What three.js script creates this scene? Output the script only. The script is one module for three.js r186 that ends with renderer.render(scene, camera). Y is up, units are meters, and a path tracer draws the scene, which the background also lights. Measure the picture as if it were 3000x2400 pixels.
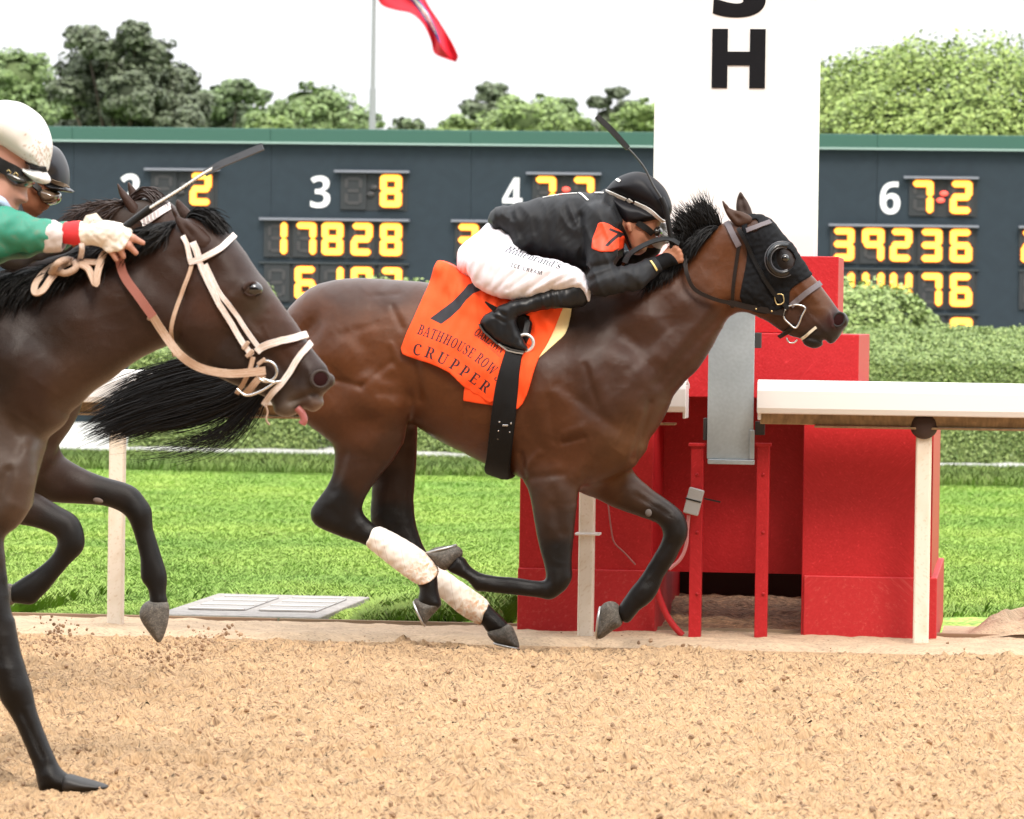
import * as THREE from 'three';
import { FontLoader } from 'three/addons/loaders/FontLoader.js';
import { TextGeometry } from 'three/addons/geometries/TextGeometry.js';
import { RoundedBoxGeometry } from 'three/addons/geometries/RoundedBoxGeometry.js';
import { mergeGeometries } from 'three/addons/utils/BufferGeometryUtils.js';
import { createNoise2D, createNoise3D } from 'simplex-noise';

// ---------- camera, sky, sun, exposure ----------
const W0 = 3000, H0 = 2400, FPX = 13100;                    // focal length of the long lens, in photograph pixels
const scene = new THREE.Scene();
const camera = new THREE.PerspectiveCamera(2 * Math.atan(H0 / 2 / FPX) * 180 / Math.PI, W0 / H0, 0.5, 3000);
camera.position.set(0, 1.42, 20);                           // kneeling at the outer side of the track; the rail runs along x at z = 0
camera.rotation.order = 'YXZ';
camera.rotation.set(-Math.atan(260 / FPX), 6.5 * Math.PI / 180, 0.0145);
camera.updateMatrixWorld(true);
camera.focus = 18.2; camera.userData.fStop = 9;
const renderer = new THREE.WebGLRenderer({ antialias: true });
renderer.setSize(1024, 819);
renderer.toneMapping = THREE.LinearToneMapping;
renderer.toneMappingExposure = 2.1;
renderer.shadowMap.enabled = true;
{ // overcast sky: brighter towards the zenith, white to the horizon
  const w = 64, h = 32, d = new Float32Array(w * h * 4);
  for (let j = 0; j < h; j++) {
    const s = Math.max(0, Math.sin(((j + 0.5) / h - 0.5) * Math.PI)), L = 0.52 + 1.15 * s;
    for (let i = 0; i < w; i++) d.set([L * 0.985, L, L * 1.02, 1], (j * w + i) * 4);
  }
  const t = new THREE.DataTexture(d, w, h, THREE.RGBAFormat, THREE.FloatType);
  t.mapping = THREE.EquirectangularReflectionMapping; t.magFilter = THREE.LinearFilter; t.needsUpdate = true;
  scene.background = t; scene.environment = t;
}
const sun = new THREE.DirectionalLight(0xfff4e6, 1.4);
sun.position.set(4, 16, 12); sun.target.position.set(-1, 0, 0); sun.castShadow = true; sun.shadow.radius = 34;
Object.assign(sun.shadow.camera, { left: -14, right: 14, top: 14, bottom: -14, near: 0.5, far: 90 });
scene.add(sun, sun.target);

// ---------- helpers ----------
let seed = 7;
const rnd = () => { seed |= 0; seed = seed + 0x6D2B79F5 | 0; let t = Math.imul(seed ^ seed >>> 15, 1 | seed); t = t + Math.imul(t ^ t >>> 7, 61 | t) ^ t; return ((t ^ t >>> 14) >>> 0) / 4294967296; };
const rr = (a, b) => a + (b - a) * rnd();
const noise2 = createNoise2D(rnd), noise3 = createNoise3D(rnd);
const V = (x, y, z) => new THREE.Vector3(x, y, z);
const CAM = camera.position.clone(), tmpv = V(0, 0, 0), CM = camera.matrixWorld.clone(), CI = CM.clone().invert();
function ray(px, py) { return V((px - W0 / 2) / FPX, (H0 / 2 - py) / FPX, -1).transformDirection(CM); }
function P(px, py, z = 0) { const d = ray(px, py), t = (z - CAM.z) / d.z; return V(CAM.x + d.x * t, CAM.y + d.y * t, z); }   // where a sight line meets the upright plane z
function G(px, py, y = 0) { const d = ray(px, py), t = (y - CAM.y) / d.y; return V(CAM.x + d.x * t, y, CAM.z + d.z * t); }   // where it meets the ground
function toPx(x, y, z) { tmpv.set(x, y, z).applyMatrix4(CI); return [W0 / 2 - tmpv.x / tmpv.z * FPX, H0 / 2 + tmpv.y / tmpv.z * FPX]; }
const ppmAt = z => 100 / (P(1500, 1200, z).y - P(1500, 1300, z).y);
const used = {};
const numbered = n => { const k = used[n] = (used[n] ?? -1) + 1; return k ? `${n}_${String(k).padStart(3, '0')}` : n; };
function thing(name, label, category, base, group) {
  const o = new THREE.Group(); o.name = numbered(name); o.position.copy(base); o.userData = { label, category };
  if (group) o.userData.group = group;
  scene.add(o); return o;
}
const rootOf = o => { while (o.parent && o.parent !== scene) o = o.parent; return o; };
function part(parent, name, geo, mat) {                     // geometry is given in world metres and moved into the thing's own space
  const o = new THREE.Mesh(geo, mat); o.name = name; o.castShadow = o.receiveShadow = true;
  const b = rootOf(parent).position; geo.translate(-b.x, -b.y, -b.z);
  parent.add(o); return o;
}
function struct(name, geo, mat, kind = 'structure') { const o = new THREE.Mesh(geo, mat); o.name = numbered(name); o.userData.kind = kind; o.castShadow = o.receiveShadow = true; scene.add(o); return o; }
const lin = (r, g, b) => new THREE.Color().setRGB(r, g, b);
const std = (c, roughness = 0.7, o = {}) => new THREE.MeshStandardMaterial({ color: c, roughness, ...o });
const phy = (c, roughness = 0.6, o = {}) => new THREE.MeshPhysicalMaterial({ color: c, roughness, ...o });
function dataTex(n, fn, srgb = false, m = n) {
  const d = new Uint8Array(n * m * 4);
  for (let j = 0; j < m; j++) for (let i = 0; i < n; i++) { const c = fn(i / n, j / m, i, j); d.set([c[0], c[1] ?? c[0], c[2] ?? c[0], 255].map((v, k) => k < 3 ? Math.max(0, Math.min(255, Math.round(v * 255))) : v), (j * n + i) * 4); }
  const t = new THREE.DataTexture(d, n, m); t.wrapS = t.wrapT = THREE.RepeatWrapping; t.magFilter = THREE.LinearFilter; t.minFilter = THREE.LinearMipmapLinearFilter; t.generateMipmaps = true;
  if (srgb) t.colorSpace = THREE.SRGBColorSpace; t.needsUpdate = true; return t;
}
const tileNoise = (u, v, f, o = 0) => { // noise that repeats with u, v in 0..1
  const a = u * 2 * Math.PI, b = v * 2 * Math.PI, r = f / (2 * Math.PI);
  return noise3(Math.cos(a) * r + o, Math.sin(a) * r + Math.cos(b) * r * 1.13, Math.sin(b) * r - o);
};
function box(x0, x1, y0, y1, z0, z1, r = 0) {
  const g = r ? new RoundedBoxGeometry(x1 - x0, y1 - y0, z1 - z0, 2, r) : new THREE.BoxGeometry(x1 - x0, y1 - y0, z1 - z0);
  return g.translate((x0 + x1) / 2, (y0 + y1) / 2, (z0 + z1) / 2);
}
const merge = list => mergeGeometries(list.map(g => { const h = g.index ? g.toNonIndexed() : g; for (const k of Object.keys(h.attributes)) if (!['position', 'normal', 'uv'].includes(k)) h.deleteAttribute(k); return h; }));
function catmull(pts, n, closed) {
  const out = [], N = pts.length, at = i => closed ? pts[(i + N) % N] : pts[Math.max(0, Math.min(N - 1, i))];
  for (let i = 0; i < (closed ? N : N - 1); i++) {
    const a = at(i - 1), b = at(i), c = at(i + 1), d = at(i + 2);
    for (let k = 0; k < n; k++) {
      const t = k / n;
      out.push(b.map((_, q) => 0.5 * (2 * b[q] + (c[q] - a[q]) * t + (2 * a[q] - 5 * b[q] + 4 * c[q] - d[q]) * t * t + (3 * b[q] - a[q] - 3 * c[q] + d[q]) * t * t * t)));
    }
  }
  if (!closed) out.push(pts[N - 1].slice());
  return out;
}

// ---------- soft bodies: side outlines swollen to their width, joined smoothly and meshed ----------
function polyDist(poly, x, y) {
  let d = 1e9, inside = false;
  for (let i = 0, j = poly.length - 1; i < poly.length; j = i++) {
    const [ax, ay] = poly[i], [bx, by] = poly[j], ex = bx - ax, ey = by - ay, wx = x - ax, wy = y - ay;
    const t = Math.max(0, Math.min(1, (wx * ex + wy * ey) / (ex * ex + ey * ey || 1e-9))), qx = wx - ex * t, qy = wy - ey * t;
    d = Math.min(d, qx * qx + qy * qy);
    if ((ay > y) !== (by > y) && x < ex * (y - ay) / (by - ay) + ax) inside = !inside;
  }
  return inside ? -Math.sqrt(d) : Math.sqrt(d);
}
// spec: { z, ppm, map, parts:[{pts, sk:[[x,y,hh,w,dz]], dz, k, sub}], cones:[[x,y,dz,r, x,y,dz,r, zs, k]], cell, strokes:[[x0,y0,x1,y1,w,amp]], scale }
function makeField(spec) {
  const { z: z0, cell } = spec, M = spec.map ?? (p => p), S = spec.scale ?? 1, ppm = spec.ppm, pad = cell * 3 + (spec.pad ?? 0);
  const parts = (spec.parts ?? []).map(p => {
    const zc = z0 + (p.dz ?? 0), m0 = p.map ?? M, s0 = p.S ?? S, w = q => { const m = m0(q), v = P(m[0], m[1], zc); return [v.x, v.y]; };
    return { poly: catmull(p.pts, p.sub ?? 4, true).map(w), sk: p.sk.map(s => [...w(s), s[2] * s0 / ppm, s[3] * s0 / ppm, zc + (s[4] ?? 0)]), k: p.k ?? 0.035, off: p.off ?? 0 };
  });
  const cones = (spec.cones ?? []).map(c => {
    const a = M([c[0], c[1]]), b = M([c[4], c[5]]);
    return { a: P(a[0], a[1], z0 + c[2]), b: P(b[0], b[1], z0 + c[6]), ra: c[3] * S / ppm, rb: c[7] * S / ppm, zs: c[8] ?? 1, k: c[9] ?? 0.012 };
  });
  const lo = V(1e9, 1e9, 1e9), hi = V(-1e9, -1e9, -1e9);
  for (const p of parts) { for (const [x, y] of p.poly) { lo.min(V(x, y, 1e9)); hi.max(V(x, y, -1e9)); } for (const s of p.sk) { lo.min(V(1e9, 1e9, s[4] - s[3])); hi.max(V(-1e9, -1e9, s[4] + s[3])); } }
  for (const c of cones) for (const [v, r] of [[c.a, c.ra], [c.b, c.rb]]) { lo.min(V(v.x - r, v.y - r, v.z - r * Math.max(1, c.zs))); hi.max(V(v.x + r, v.y + r, v.z + r * Math.max(1, c.zs))); }
  lo.subScalar(pad); hi.addScalar(pad);
  const nx = Math.ceil((hi.x - lo.x) / cell) + 1, ny = Math.ceil((hi.y - lo.y) / cell) + 1, nz = Math.ceil((hi.z - lo.z) / cell) + 1;
  const data = new Float32Array(nx * ny * nz).fill(1), far = 0.12;
  const strokes = (spec.strokes ?? []).map(s => { const a = M([s[0], s[1]]), b = M([s[2], s[3]]), sz = z0 + (spec.strokeZ ? spec.strokeZ(s) : 0), u = P(...a, sz), v = P(...b, sz); return [u.x, u.y, v.x, v.y, s[4] * S / ppm, s[5]]; });
  for (let i = 0; i < nx; i++) for (let j = 0; j < ny; j++) {
    const x = lo.x + i * cell, y = lo.y + j * cell, here = [];
    for (const p of parts) {
      const d2 = polyDist(p.poly, x, y);
      if (d2 > far) continue;
      let sw = 0, hh = 0, w = 0, zc = 0;
      for (const s of p.sk) { const q = 1 / ((x - s[0]) ** 2 + (y - s[1]) ** 2 + 4e-4) ** 1.6; sw += q; hh += q * s[2]; w += q * s[3]; zc += q * s[4]; }
      here.push([d2, hh / sw, w / sw, zc / sw, p.k, p.off]);
    }
    let bump = 0;
    for (const [ax, ay, bx, by, w, amp] of strokes) {
      const ex = bx - ax, ey = by - ay, t = Math.max(0, Math.min(1, ((x - ax) * ex + (y - ay) * ey) / (ex * ex + ey * ey || 1e-9))), qx = x - ax - ex * t, qy = y - ay - ey * t, q = (qx * qx + qy * qy) / (w * w);
      if (q < 9) bump += amp * Math.exp(-q);
    }
    const fold = spec.folds ? spec.folds(x, y) : 0;
    const near = cones.filter(c => x > Math.min(c.a.x - c.ra, c.b.x - c.rb) - 0.05 && x < Math.max(c.a.x + c.ra, c.b.x + c.rb) + 0.05 && y > Math.min(c.a.y - c.ra, c.b.y - c.rb) - 0.05 && y < Math.max(c.a.y + c.ra, c.b.y + c.rb) + 0.05);
    if (!here.length && !near.length) continue;
    for (let k = 0; k < nz; k++) {
      const z = lo.z + k * cell; let f = 1;
      for (const [d2, hh, w, zc, kk, off] of here) {
        const a = Math.max(0, 1 + d2 / hh), b = (z - zc) / w, g = (Math.sqrt(a * a + b * b) - 1) * Math.min(hh, w) - off;
        if (f === 1) f = g; else { const h = Math.max(kk - Math.abs(f - g), 0) / kk; f = Math.min(f, g) - h * h * kk * 0.25; }
      }
      for (const c of near) {
        const az = c.a.z, g = coneDist(x, y, (z - az) / c.zs + az, c);
        if (f === 1) f = g; else { const kk = c.k, h = Math.max(kk - Math.abs(f - g), 0) / kk; f = Math.min(f, g) - h * h * kk * 0.25; }
      }
      data[(k * ny + j) * nx + i] = f - bump - fold;
    }
  }
  return wrapField(data, lo, nx, ny, nz, cell);
}
function coneDist(x, y, z, c) {
  const ex = c.b.x - c.a.x, ey = c.b.y - c.a.y, ez = (c.b.z - c.a.z) / c.zs, wx = x - c.a.x, wy = y - c.a.y, wz = z - c.a.z;
  const t = Math.max(0, Math.min(1, (wx * ex + wy * ey + wz * ez) / (ex * ex + ey * ey + ez * ez || 1e-9)));
  return Math.hypot(wx - ex * t, wy - ey * t, wz - ez * t) - (c.ra + (c.rb - c.ra) * t);
}
function wrapField(data, lo, nx, ny, nz, cell) {
  const F = { data, lo, nx, ny, nz, cell };
  F.sample = (x, y, z) => {
    const u = (x - lo.x) / cell, v = (y - lo.y) / cell, w = (z - lo.z) / cell, i = Math.floor(u), j = Math.floor(v), k = Math.floor(w);
    if (i < 0 || j < 0 || k < 0 || i >= nx - 1 || j >= ny - 1 || k >= nz - 1) return 1;
    const a = u - i, b = v - j, c = w - k, o = (k * ny + j) * nx + i, s = nx * ny;
    const L = (p, q, t) => p + (q - p) * t;
    return L(L(L(data[o], data[o + 1], a), L(data[o + nx], data[o + nx + 1], a), b), L(L(data[o + s], data[o + s + 1], a), L(data[o + s + nx], data[o + s + nx + 1], a), b), c);
  };
  F.normal = (x, y, z) => { const e = cell; return V(F.sample(x + e, y, z) - F.sample(x - e, y, z), F.sample(x, y + e, z) - F.sample(x, y - e, z), F.sample(x, y, z + e) - F.sample(x, y, z - e)).normalize(); };
  F.hit = (x, y, side = 1) => { // outermost surface along z
    const zA = side > 0 ? lo.z + (nz - 2) * cell : lo.z + cell, step = -side * cell * 0.5;
    let z = zA, f0 = F.sample(x, y, z);
    for (let n = 0; n < nz * 2; n++) { const z1 = z + step, f1 = F.sample(x, y, z1); if (f1 <= 0 && f0 > 0) return z + step * f0 / (f0 - f1 || 1); z = z1; f0 = f1; }
    return null;
  };
  F.hitPx = (px, py, zg, side = 1) => { let z = zg; for (let n = 0; n < 4; n++) { const v = P(px, py, z), h = F.hit(v.x, v.y, side); if (h === null) return n ? P(px, py, z) : null; z = h; } return P(px, py, z); };
  return F;
}
function netMesh(F, color, uvScale = 1) {                    // naive surface nets
  const { data, lo, nx, ny, nz, cell } = F, idx = new Int32Array(nx * ny * nz).fill(-1), pos = [], sl = nx * ny;
  const off = [0, 1, nx, nx + 1, sl, sl + 1, sl + nx, sl + nx + 1], E = [[0, 1], [2, 3], [4, 5], [6, 7], [0, 2], [1, 3], [4, 6], [5, 7], [0, 4], [1, 5], [2, 6], [3, 7]];
  for (let k = 0; k < nz - 1; k++) for (let j = 0; j < ny - 1; j++) for (let i = 0; i < nx - 1; i++) {
    const o = (k * ny + j) * nx + i; let m = 0;
    for (let q = 0; q < 8; q++) if (data[o + off[q]] < 0) m |= 1 << q;
    if (m === 0 || m === 255) continue;
    let x = 0, y = 0, z = 0, n = 0;
    for (const [a, b] of E) {
      if ((m >> a & 1) === (m >> b & 1)) continue;
      const fa = data[o + off[a]], fb = data[o + off[b]], t = fa / (fa - fb);
      x += (a & 1) + ((b & 1) - (a & 1)) * t; y += (a >> 1 & 1) + ((b >> 1 & 1) - (a >> 1 & 1)) * t; z += (a >> 2) + ((b >> 2) - (a >> 2)) * t; n++;
    }
    idx[o] = pos.length / 3; pos.push(lo.x + (i + x / n) * cell, lo.y + (j + y / n) * cell, lo.z + (k + z / n) * cell);
  }
  const tri = [];
  const quad = (a, b, c, d, flip) => { if (a < 0 || b < 0 || c < 0 || d < 0) return; flip ? tri.push(a, c, b, a, d, c) : tri.push(a, b, c, a, c, d); };
  for (let k = 1; k < nz - 1; k++) for (let j = 1; j < ny - 1; j++) for (let i = 1; i < nx - 1; i++) {
    const o = (k * ny + j) * nx + i, s = data[o] < 0;
    if (s !== data[o + 1] < 0) quad(idx[o], idx[o - nx], idx[o - nx - sl], idx[o - sl], s);
    if (s !== data[o + nx] < 0) quad(idx[o], idx[o - sl], idx[o - 1 - sl], idx[o - 1], s);
    if (s !== data[o + sl] < 0) quad(idx[o], idx[o - 1], idx[o - 1 - nx], idx[o - nx], s);
  }
  // make the faces point outwards
  const g = new THREE.BufferGeometry(), n = pos.length / 3;
  const nor = new Float32Array(n * 3), uv = new Float32Array(n * 2), col = color ? new Float32Array(n * 3) : null;
  for (let i = 0; i < n; i++) {
    const x = pos[i * 3], y = pos[i * 3 + 1], z = pos[i * 3 + 2], q = F.normal(x, y, z);
    nor.set([q.x, q.y, q.z], i * 3); uv.set([x * uvScale, y * uvScale], i * 2);
    if (col) col.set(color(x, y, z), i * 3);
  }
  if (tri.length) {
    let agree = 0; const A = V(0, 0, 0), B = V(0, 0, 0), C = V(0, 0, 0);
    for (let t = 0; t < Math.min(tri.length, 3000); t += 3) { A.fromArray(pos, tri[t] * 3); B.fromArray(pos, tri[t + 1] * 3); C.fromArray(pos, tri[t + 2] * 3); B.sub(A); C.sub(A); B.cross(C); agree += B.x * nor[tri[t] * 3] + B.y * nor[tri[t] * 3 + 1] + B.z * nor[tri[t] * 3 + 2] > 0 ? 1 : -1; }
    if (agree < 0) for (let t = 0; t < tri.length; t += 3) { const q = tri[t + 1]; tri[t + 1] = tri[t + 2]; tri[t + 2] = q; }
  }
  g.setAttribute('position', new THREE.Float32BufferAttribute(pos, 3)); g.setAttribute('normal', new THREE.BufferAttribute(nor, 3)); g.setAttribute('uv', new THREE.BufferAttribute(uv, 2));
  if (col) g.setAttribute('color', new THREE.BufferAttribute(col, 3));
  g.setIndex(tri); return g;
}
// cloth, hood, bandage: the body's surface grown by t and kept inside an outline (photograph coordinates, at plane z)
function wrapGeo(F, pts, z, t, cell, { map = p => p, sub = 4, bump = null, zmin = -1e9, zmax = 1e9, inner = 0.006, soft = 0.5, cut = [] } = {}) {
  const poly = catmull(pts, sub, true).map(q => { const m = map(q), v = P(m[0], m[1], z); return [v.x, v.y]; });
  const holes = cut.map(c => catmull(c, 4, true).map(q => { const m = map(q), v = P(m[0], m[1], z); return [v.x, v.y]; }));
  const lo = V(1e9, 1e9, F.lo.z), hi = V(-1e9, -1e9, F.lo.z + F.nz * F.cell);
  for (const [x, y] of poly) { lo.x = Math.min(lo.x, x); lo.y = Math.min(lo.y, y); hi.x = Math.max(hi.x, x); hi.y = Math.max(hi.y, y); }
  lo.z = Math.max(lo.z, zmin); hi.z = Math.min(hi.z, zmax); lo.subScalar(cell * 3); hi.addScalar(cell * 3);
  const nx = Math.ceil((hi.x - lo.x) / cell) + 1, ny = Math.ceil((hi.y - lo.y) / cell) + 1, nz = Math.ceil((hi.z - lo.z) / cell) + 1, data = new Float32Array(nx * ny * nz);
  for (let j = 0; j < ny; j++) for (let i = 0; i < nx; i++) {
    const x = lo.x + i * cell, y = lo.y + j * cell; let m = polyDist(poly, x, y); const b = bump ? bump(x, y) : 0;
    for (const h of holes) m = Math.max(m, -polyDist(h, x, y));
    for (let k = 0; k < nz; k++) {
      const z1 = lo.z + k * cell, f = F.sample(x, y, z1), shell = Math.max(f - t - b, -(f + inner));
      data[(k * ny + j) * nx + i] = Math.max(shell, m, zmin - z1, z1 - zmax);
    }
  }
  return wrapField(data, lo, nx, ny, nz, cell);
}
// ribbon or bar with a rectangular section swept along points, lying on the given normals
function ribbon(pts, nors, w, t, closed = false) {
  const N = pts.length, pos = [], idx = [], uv = []; let len = 0;
  for (let i = 0; i < N; i++) {
    const a = pts[closed ? (i + N - 1) % N : Math.max(0, i - 1)], b = pts[closed ? (i + 1) % N : Math.min(N - 1, i + 1)], T = b.clone().sub(a).normalize(), n = nors[i].clone();
    n.addScaledVector(T, -n.dot(T)).normalize(); const s = T.clone().cross(n), ww = typeof w === 'function' ? w(i / (N - 1)) : w;
    if (i) len += pts[i].distanceTo(pts[i - 1]);
    for (const [u, v] of [[-1, -1], [1, -1], [1, 1], [-1, 1]]) { const q = pts[i].clone().addScaledVector(s, u * ww / 2).addScaledVector(n, v * t / 2); pos.push(q.x, q.y, q.z); uv.push(len, u * 0.5 * ww); }
  }
  for (let i = 0; i < (closed ? N : N - 1); i++) { const a = i * 4, b = ((i + 1) % N) * 4; for (let k = 0; k < 4; k++) { const k2 = (k + 1) % 4; idx.push(a + k, a + k2, b + k2, a + k, b + k2, b + k); } }
  if (!closed) { idx.push(0, 2, 1, 0, 3, 2); const e = (N - 1) * 4; idx.push(e, e + 1, e + 2, e, e + 2, e + 3); }
  let g = new THREE.BufferGeometry(); g.setAttribute('position', new THREE.Float32BufferAttribute(pos, 3)); g.setAttribute('uv', new THREE.Float32BufferAttribute(uv, 2)); g.setIndex(idx); g = g.toNonIndexed(); g.computeVertexNormals();
  return g;
}
// a strap that lies on a body: path in photograph coordinates
function strapOn(F, zg, path, wpx, ppm, t = 0.006, lift = 0.002, map = p => p) {
  const pts = [], nors = []; let last = null;
  for (const q of catmull(path, 6, false)) {
    const m = map(q); let v = F.hitPx(m[0], m[1], zg);
    if (!v) { if (last === null) continue; v = P(m[0], m[1], last); }
    last = v.z; const n = F.normal(v.x, v.y, v.z); if (!(n.lengthSq() > 0.5)) n.set(0, 0, 1);
    nors.push(n); pts.push(v.addScaledVector(n, lift + t / 2));
  }
  // smooth depth
  for (let r = 0; r < 2; r++) for (let i = 1; i < pts.length - 1; i++) { pts[i].z = (pts[i - 1].z + 2 * pts[i].z + pts[i + 1].z) / 4 + 0.0006; nors[i].add(nors[i - 1]).add(nors[i + 1]).normalize(); }
  return ribbon(pts, nors, wpx / ppm, t);
}
function airStrap(path, w, t, nor = V(0, 0, 1)) { const pts = catmull(path.map(p => [p.x, p.y, p.z]), 6, false).map(p => V(...p)); return ribbon(pts, pts.map(() => nor), w, t); }
function tube(path, r, seg = 24, rad = 8) { return new THREE.TubeGeometry(new THREE.CatmullRomCurve3(path), seg, r, rad); }
function taperTube(path, r0, r1, seg = 24, rad = 8) {
  const g = tube(path, 1, seg, rad), c = new THREE.CatmullRomCurve3(path), p = g.attributes.position, q = V(0, 0, 0);
  for (let i = 0; i <= seg; i++) { const a = c.getPointAt(i / seg), r = r0 + (r1 - r0) * i / seg; for (let j = 0; j <= rad; j++) { const k = i * (rad + 1) + j; q.fromBufferAttribute(p, k).sub(a).multiplyScalar(r).add(a); p.setXYZ(k, q.x, q.y, q.z); } }
  return g;
}
// hair: many thin tapering ribbons, each following a blend of guide curves
function hair(guides, count, { w = 0.0035, spread = 0.02, jitter = 0.03, seg = 9, short = 0.6, wave = 0.01 } = {}) {
  const pos = [], nor = [], idx = [];
  const cs = guides.map(g => new THREE.CatmullRomCurve3(g));
  for (let n = 0; n < count; n++) {
    const u = rnd() * (cs.length - 1), i = Math.min(cs.length - 2, Math.floor(u)), f = u - i, L = rr(short, 1), o = V(rr(-1, 1), rr(-1, 1), rr(-1, 1)).multiplyScalar(spread), tip = V(rr(-1, 1), rr(-1, 1), rr(-1, 1)).multiplyScalar(jitter), ph = rnd() * 6.3, fr = rr(1, 3), base = pos.length / 3;
    const side = V(rr(-1, 1), rr(-1, 1), rr(-0.4, 0.4)).normalize();
    for (let s = 0; s <= seg; s++) {
      const t = s / seg, a = cs[i].getPoint(t * L).lerp(cs[i + 1].getPoint(t * L), f).add(o.clone().multiplyScalar(0.5 + t)).addScaledVector(tip, t * t);
      a.addScaledVector(side, Math.sin(ph + t * fr * 3) * wave * t);
      const T = cs[i].getTangent(Math.min(1, t * L)), sd = T.clone().cross(V(0, 0, 1)).normalize().addScaledVector(V(0, 0, 1), Math.sin(ph) * 0.8).normalize(), ww = w * (s === seg ? 0.12 : 1 - 0.6 * t) / 2, nn = T.clone().cross(sd).normalize();
      if (nn.z < 0) nn.negate();
      for (const e of [-1, 1]) { pos.push(a.x + sd.x * ww * e, a.y + sd.y * ww * e, a.z + sd.z * ww * e); const m = nn.clone().addScaledVector(sd, e * 0.5).normalize(); nor.push(m.x, m.y, m.z); }
      if (s < seg) { const b = base + s * 2; idx.push(b, b + 1, b + 3, b, b + 3, b + 2); }
    }
  }
  const g = new THREE.BufferGeometry(); g.setAttribute('position', new THREE.Float32BufferAttribute(pos, 3)); g.setAttribute('normal', new THREE.Float32BufferAttribute(nor, 3)); g.setIndex(idx); return g;
}
// ---------- ground: dirt track, sand strip, edging, lawn ----------
const fbm = (x, y, o) => { let s = 0, a = 1, t = 0; for (let i = 0; i < o; i++) { s += a * noise2(x, y); t += a; x *= 2.03; y *= 2.03; a *= 0.55; } return s / t; };
const sandTex = dataTex(1024, (u, v) => { const a = tileNoise(u, v, 60), b = tileNoise(u, v, 170, 3), c = tileNoise(u, v, 14, 7), d = Math.max(0, tileNoise(u, v * 2, 60, 9) - 0.38), m = 0.675 + 0.035 * a + 0.05 * b + 0.04 * c - d * 0.42; return [m * 1.0, m * 0.822 - d * 0.05, m * 0.622 - d * 0.06]; }, true);
sandTex.repeat.set(0.6, 0.6);
const sandBump = dataTex(512, (u, v) => [0.5 + 0.25 * tileNoise(u, v, 70) + 0.25 * tileNoise(u, v, 28, 4)]); sandBump.repeat.set(1.4, 1.4);
const trackMat = std(0xffffff, 0.95, { map: sandTex, bumpMap: sandBump, bumpScale: 0.012 });
function sheet(x0, x1, z0, z1, nx, nz, h) {
  const g = new THREE.PlaneGeometry(x1 - x0, z1 - z0, nx, nz).rotateX(-Math.PI / 2).translate((x0 + x1) / 2, 0, (z0 + z1) / 2), p = g.attributes.position, u = g.attributes.uv;
  for (let i = 0; i < p.count; i++) { const x = p.getX(i), z = p.getZ(i); p.setY(i, h(x, z)); u.setXY(i, x, z); }
  g.computeVertexNormals(); return g;
}
const hash = (i, j, k) => { const v = Math.sin(i * 127.1 + j * 311.7 + k * 74.7) * 43758.5453; return v - Math.floor(v); };
const divots = (x, z) => { // hoof marks: shallow hollows with a pushed-up rim
  const c = 0.42, i0 = Math.floor(x / c), j0 = Math.floor(z / c); let h = 0;
  for (let i = i0 - 1; i <= i0 + 1; i++) for (let j = j0 - 1; j <= j0 + 1; j++) { if (hash(i, j, 1) > 0.5) continue; const dx = (x - (i + hash(i, j, 2)) * c) / 1.25, dz = z - (j + hash(i, j, 3)) * c, d = Math.hypot(dx, dz), r = 0.05 + 0.035 * hash(i, j, 4); h += -0.03 * Math.exp(-((d / r) ** 2)) + 0.014 * Math.exp(-(((d - r * 1.7) / (r * 0.5)) ** 2)); }
  return h;
};
const clodH = (x, z) => { const dv = divots(x, z); x *= 0.62; const r = 1 - Math.abs(noise2(x * 7.5, z * 6.5)), r2 = 1 - Math.abs(noise2(x * 17 + 9, z * 15)); return dv + 0.018 * fbm(x * 1.3, z * 1.3, 2) + 0.026 * (r * r - 0.5) + 0.017 * (r2 * r2 - 0.5) + 0.008 * noise2(x * 22, z * 36) + 0.005 * noise2(x * 40 + 3, z * 70); };
const fade = (v, a, b) => Math.min(1, Math.max(0, (v - a) / (b - a)));
struct('track', sheet(-7.5, 3.5, 0.42, 9, 620, 500, (x, z) => clodH(x, z) * 1.25 * fade(z, 0.42, 0.62) - 0.012), trackMat);
{ const g = merge([sheet(-150, -7.5, 0.42, 60, 40, 20, () => -0.014), sheet(3.5, 150, 0.42, 60, 40, 20, () => -0.014), sheet(-7.5, 3.5, 9, 60, 10, 20, () => -0.014)]); struct('track', g, trackMat); }
const packed = std(0xffffff, 0.95, { map: dataTex(512, (u, v) => { const m = 0.70 + 0.03 * tileNoise(u, v, 60) + 0.04 * tileNoise(u, v, 9, 3) - Math.max(0, tileNoise(u, v, 45, 8) - 0.5) * 0.35; return [m, m * 0.87, m * 0.72]; }, true), bumpMap: sandBump, bumpScale: 0.004 });
struct('sand_strip', sheet(-9, 5, -0.42, 0.47, 400, 30, (x, z) => 0.012 + 0.01 * fbm(x * 2, z * 3, 2) + 0.004 * noise2(x * 22, z * 22) - 0.05 * fade(z, 0.3, 0.47)), packed);
const soilTex = dataTex(512, (u, v) => { const a = tileNoise(u, v, 10), b = tileNoise(u, v, 60, 3), m = 0.5 + 0.1 * a + 0.16 * b; return [m * 1.12, m * 1.42, m * 0.62]; }, true); soilTex.repeat.set(0.5, 0.5);
const lawnH = (x, z) => 0.02 * fbm(x * 0.6, z * 0.6, 2) + 0.10 * Math.exp(-(((x + 2.35) / 0.62) ** 2 + ((z + 1.25) / 0.75) ** 2)) - 0.03;
struct('lawn', sheet(-16, 9, -23.6, -0.47, 160, 130, lawnH), std(0xffffff, 0.95, { map: soilTex }));
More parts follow.
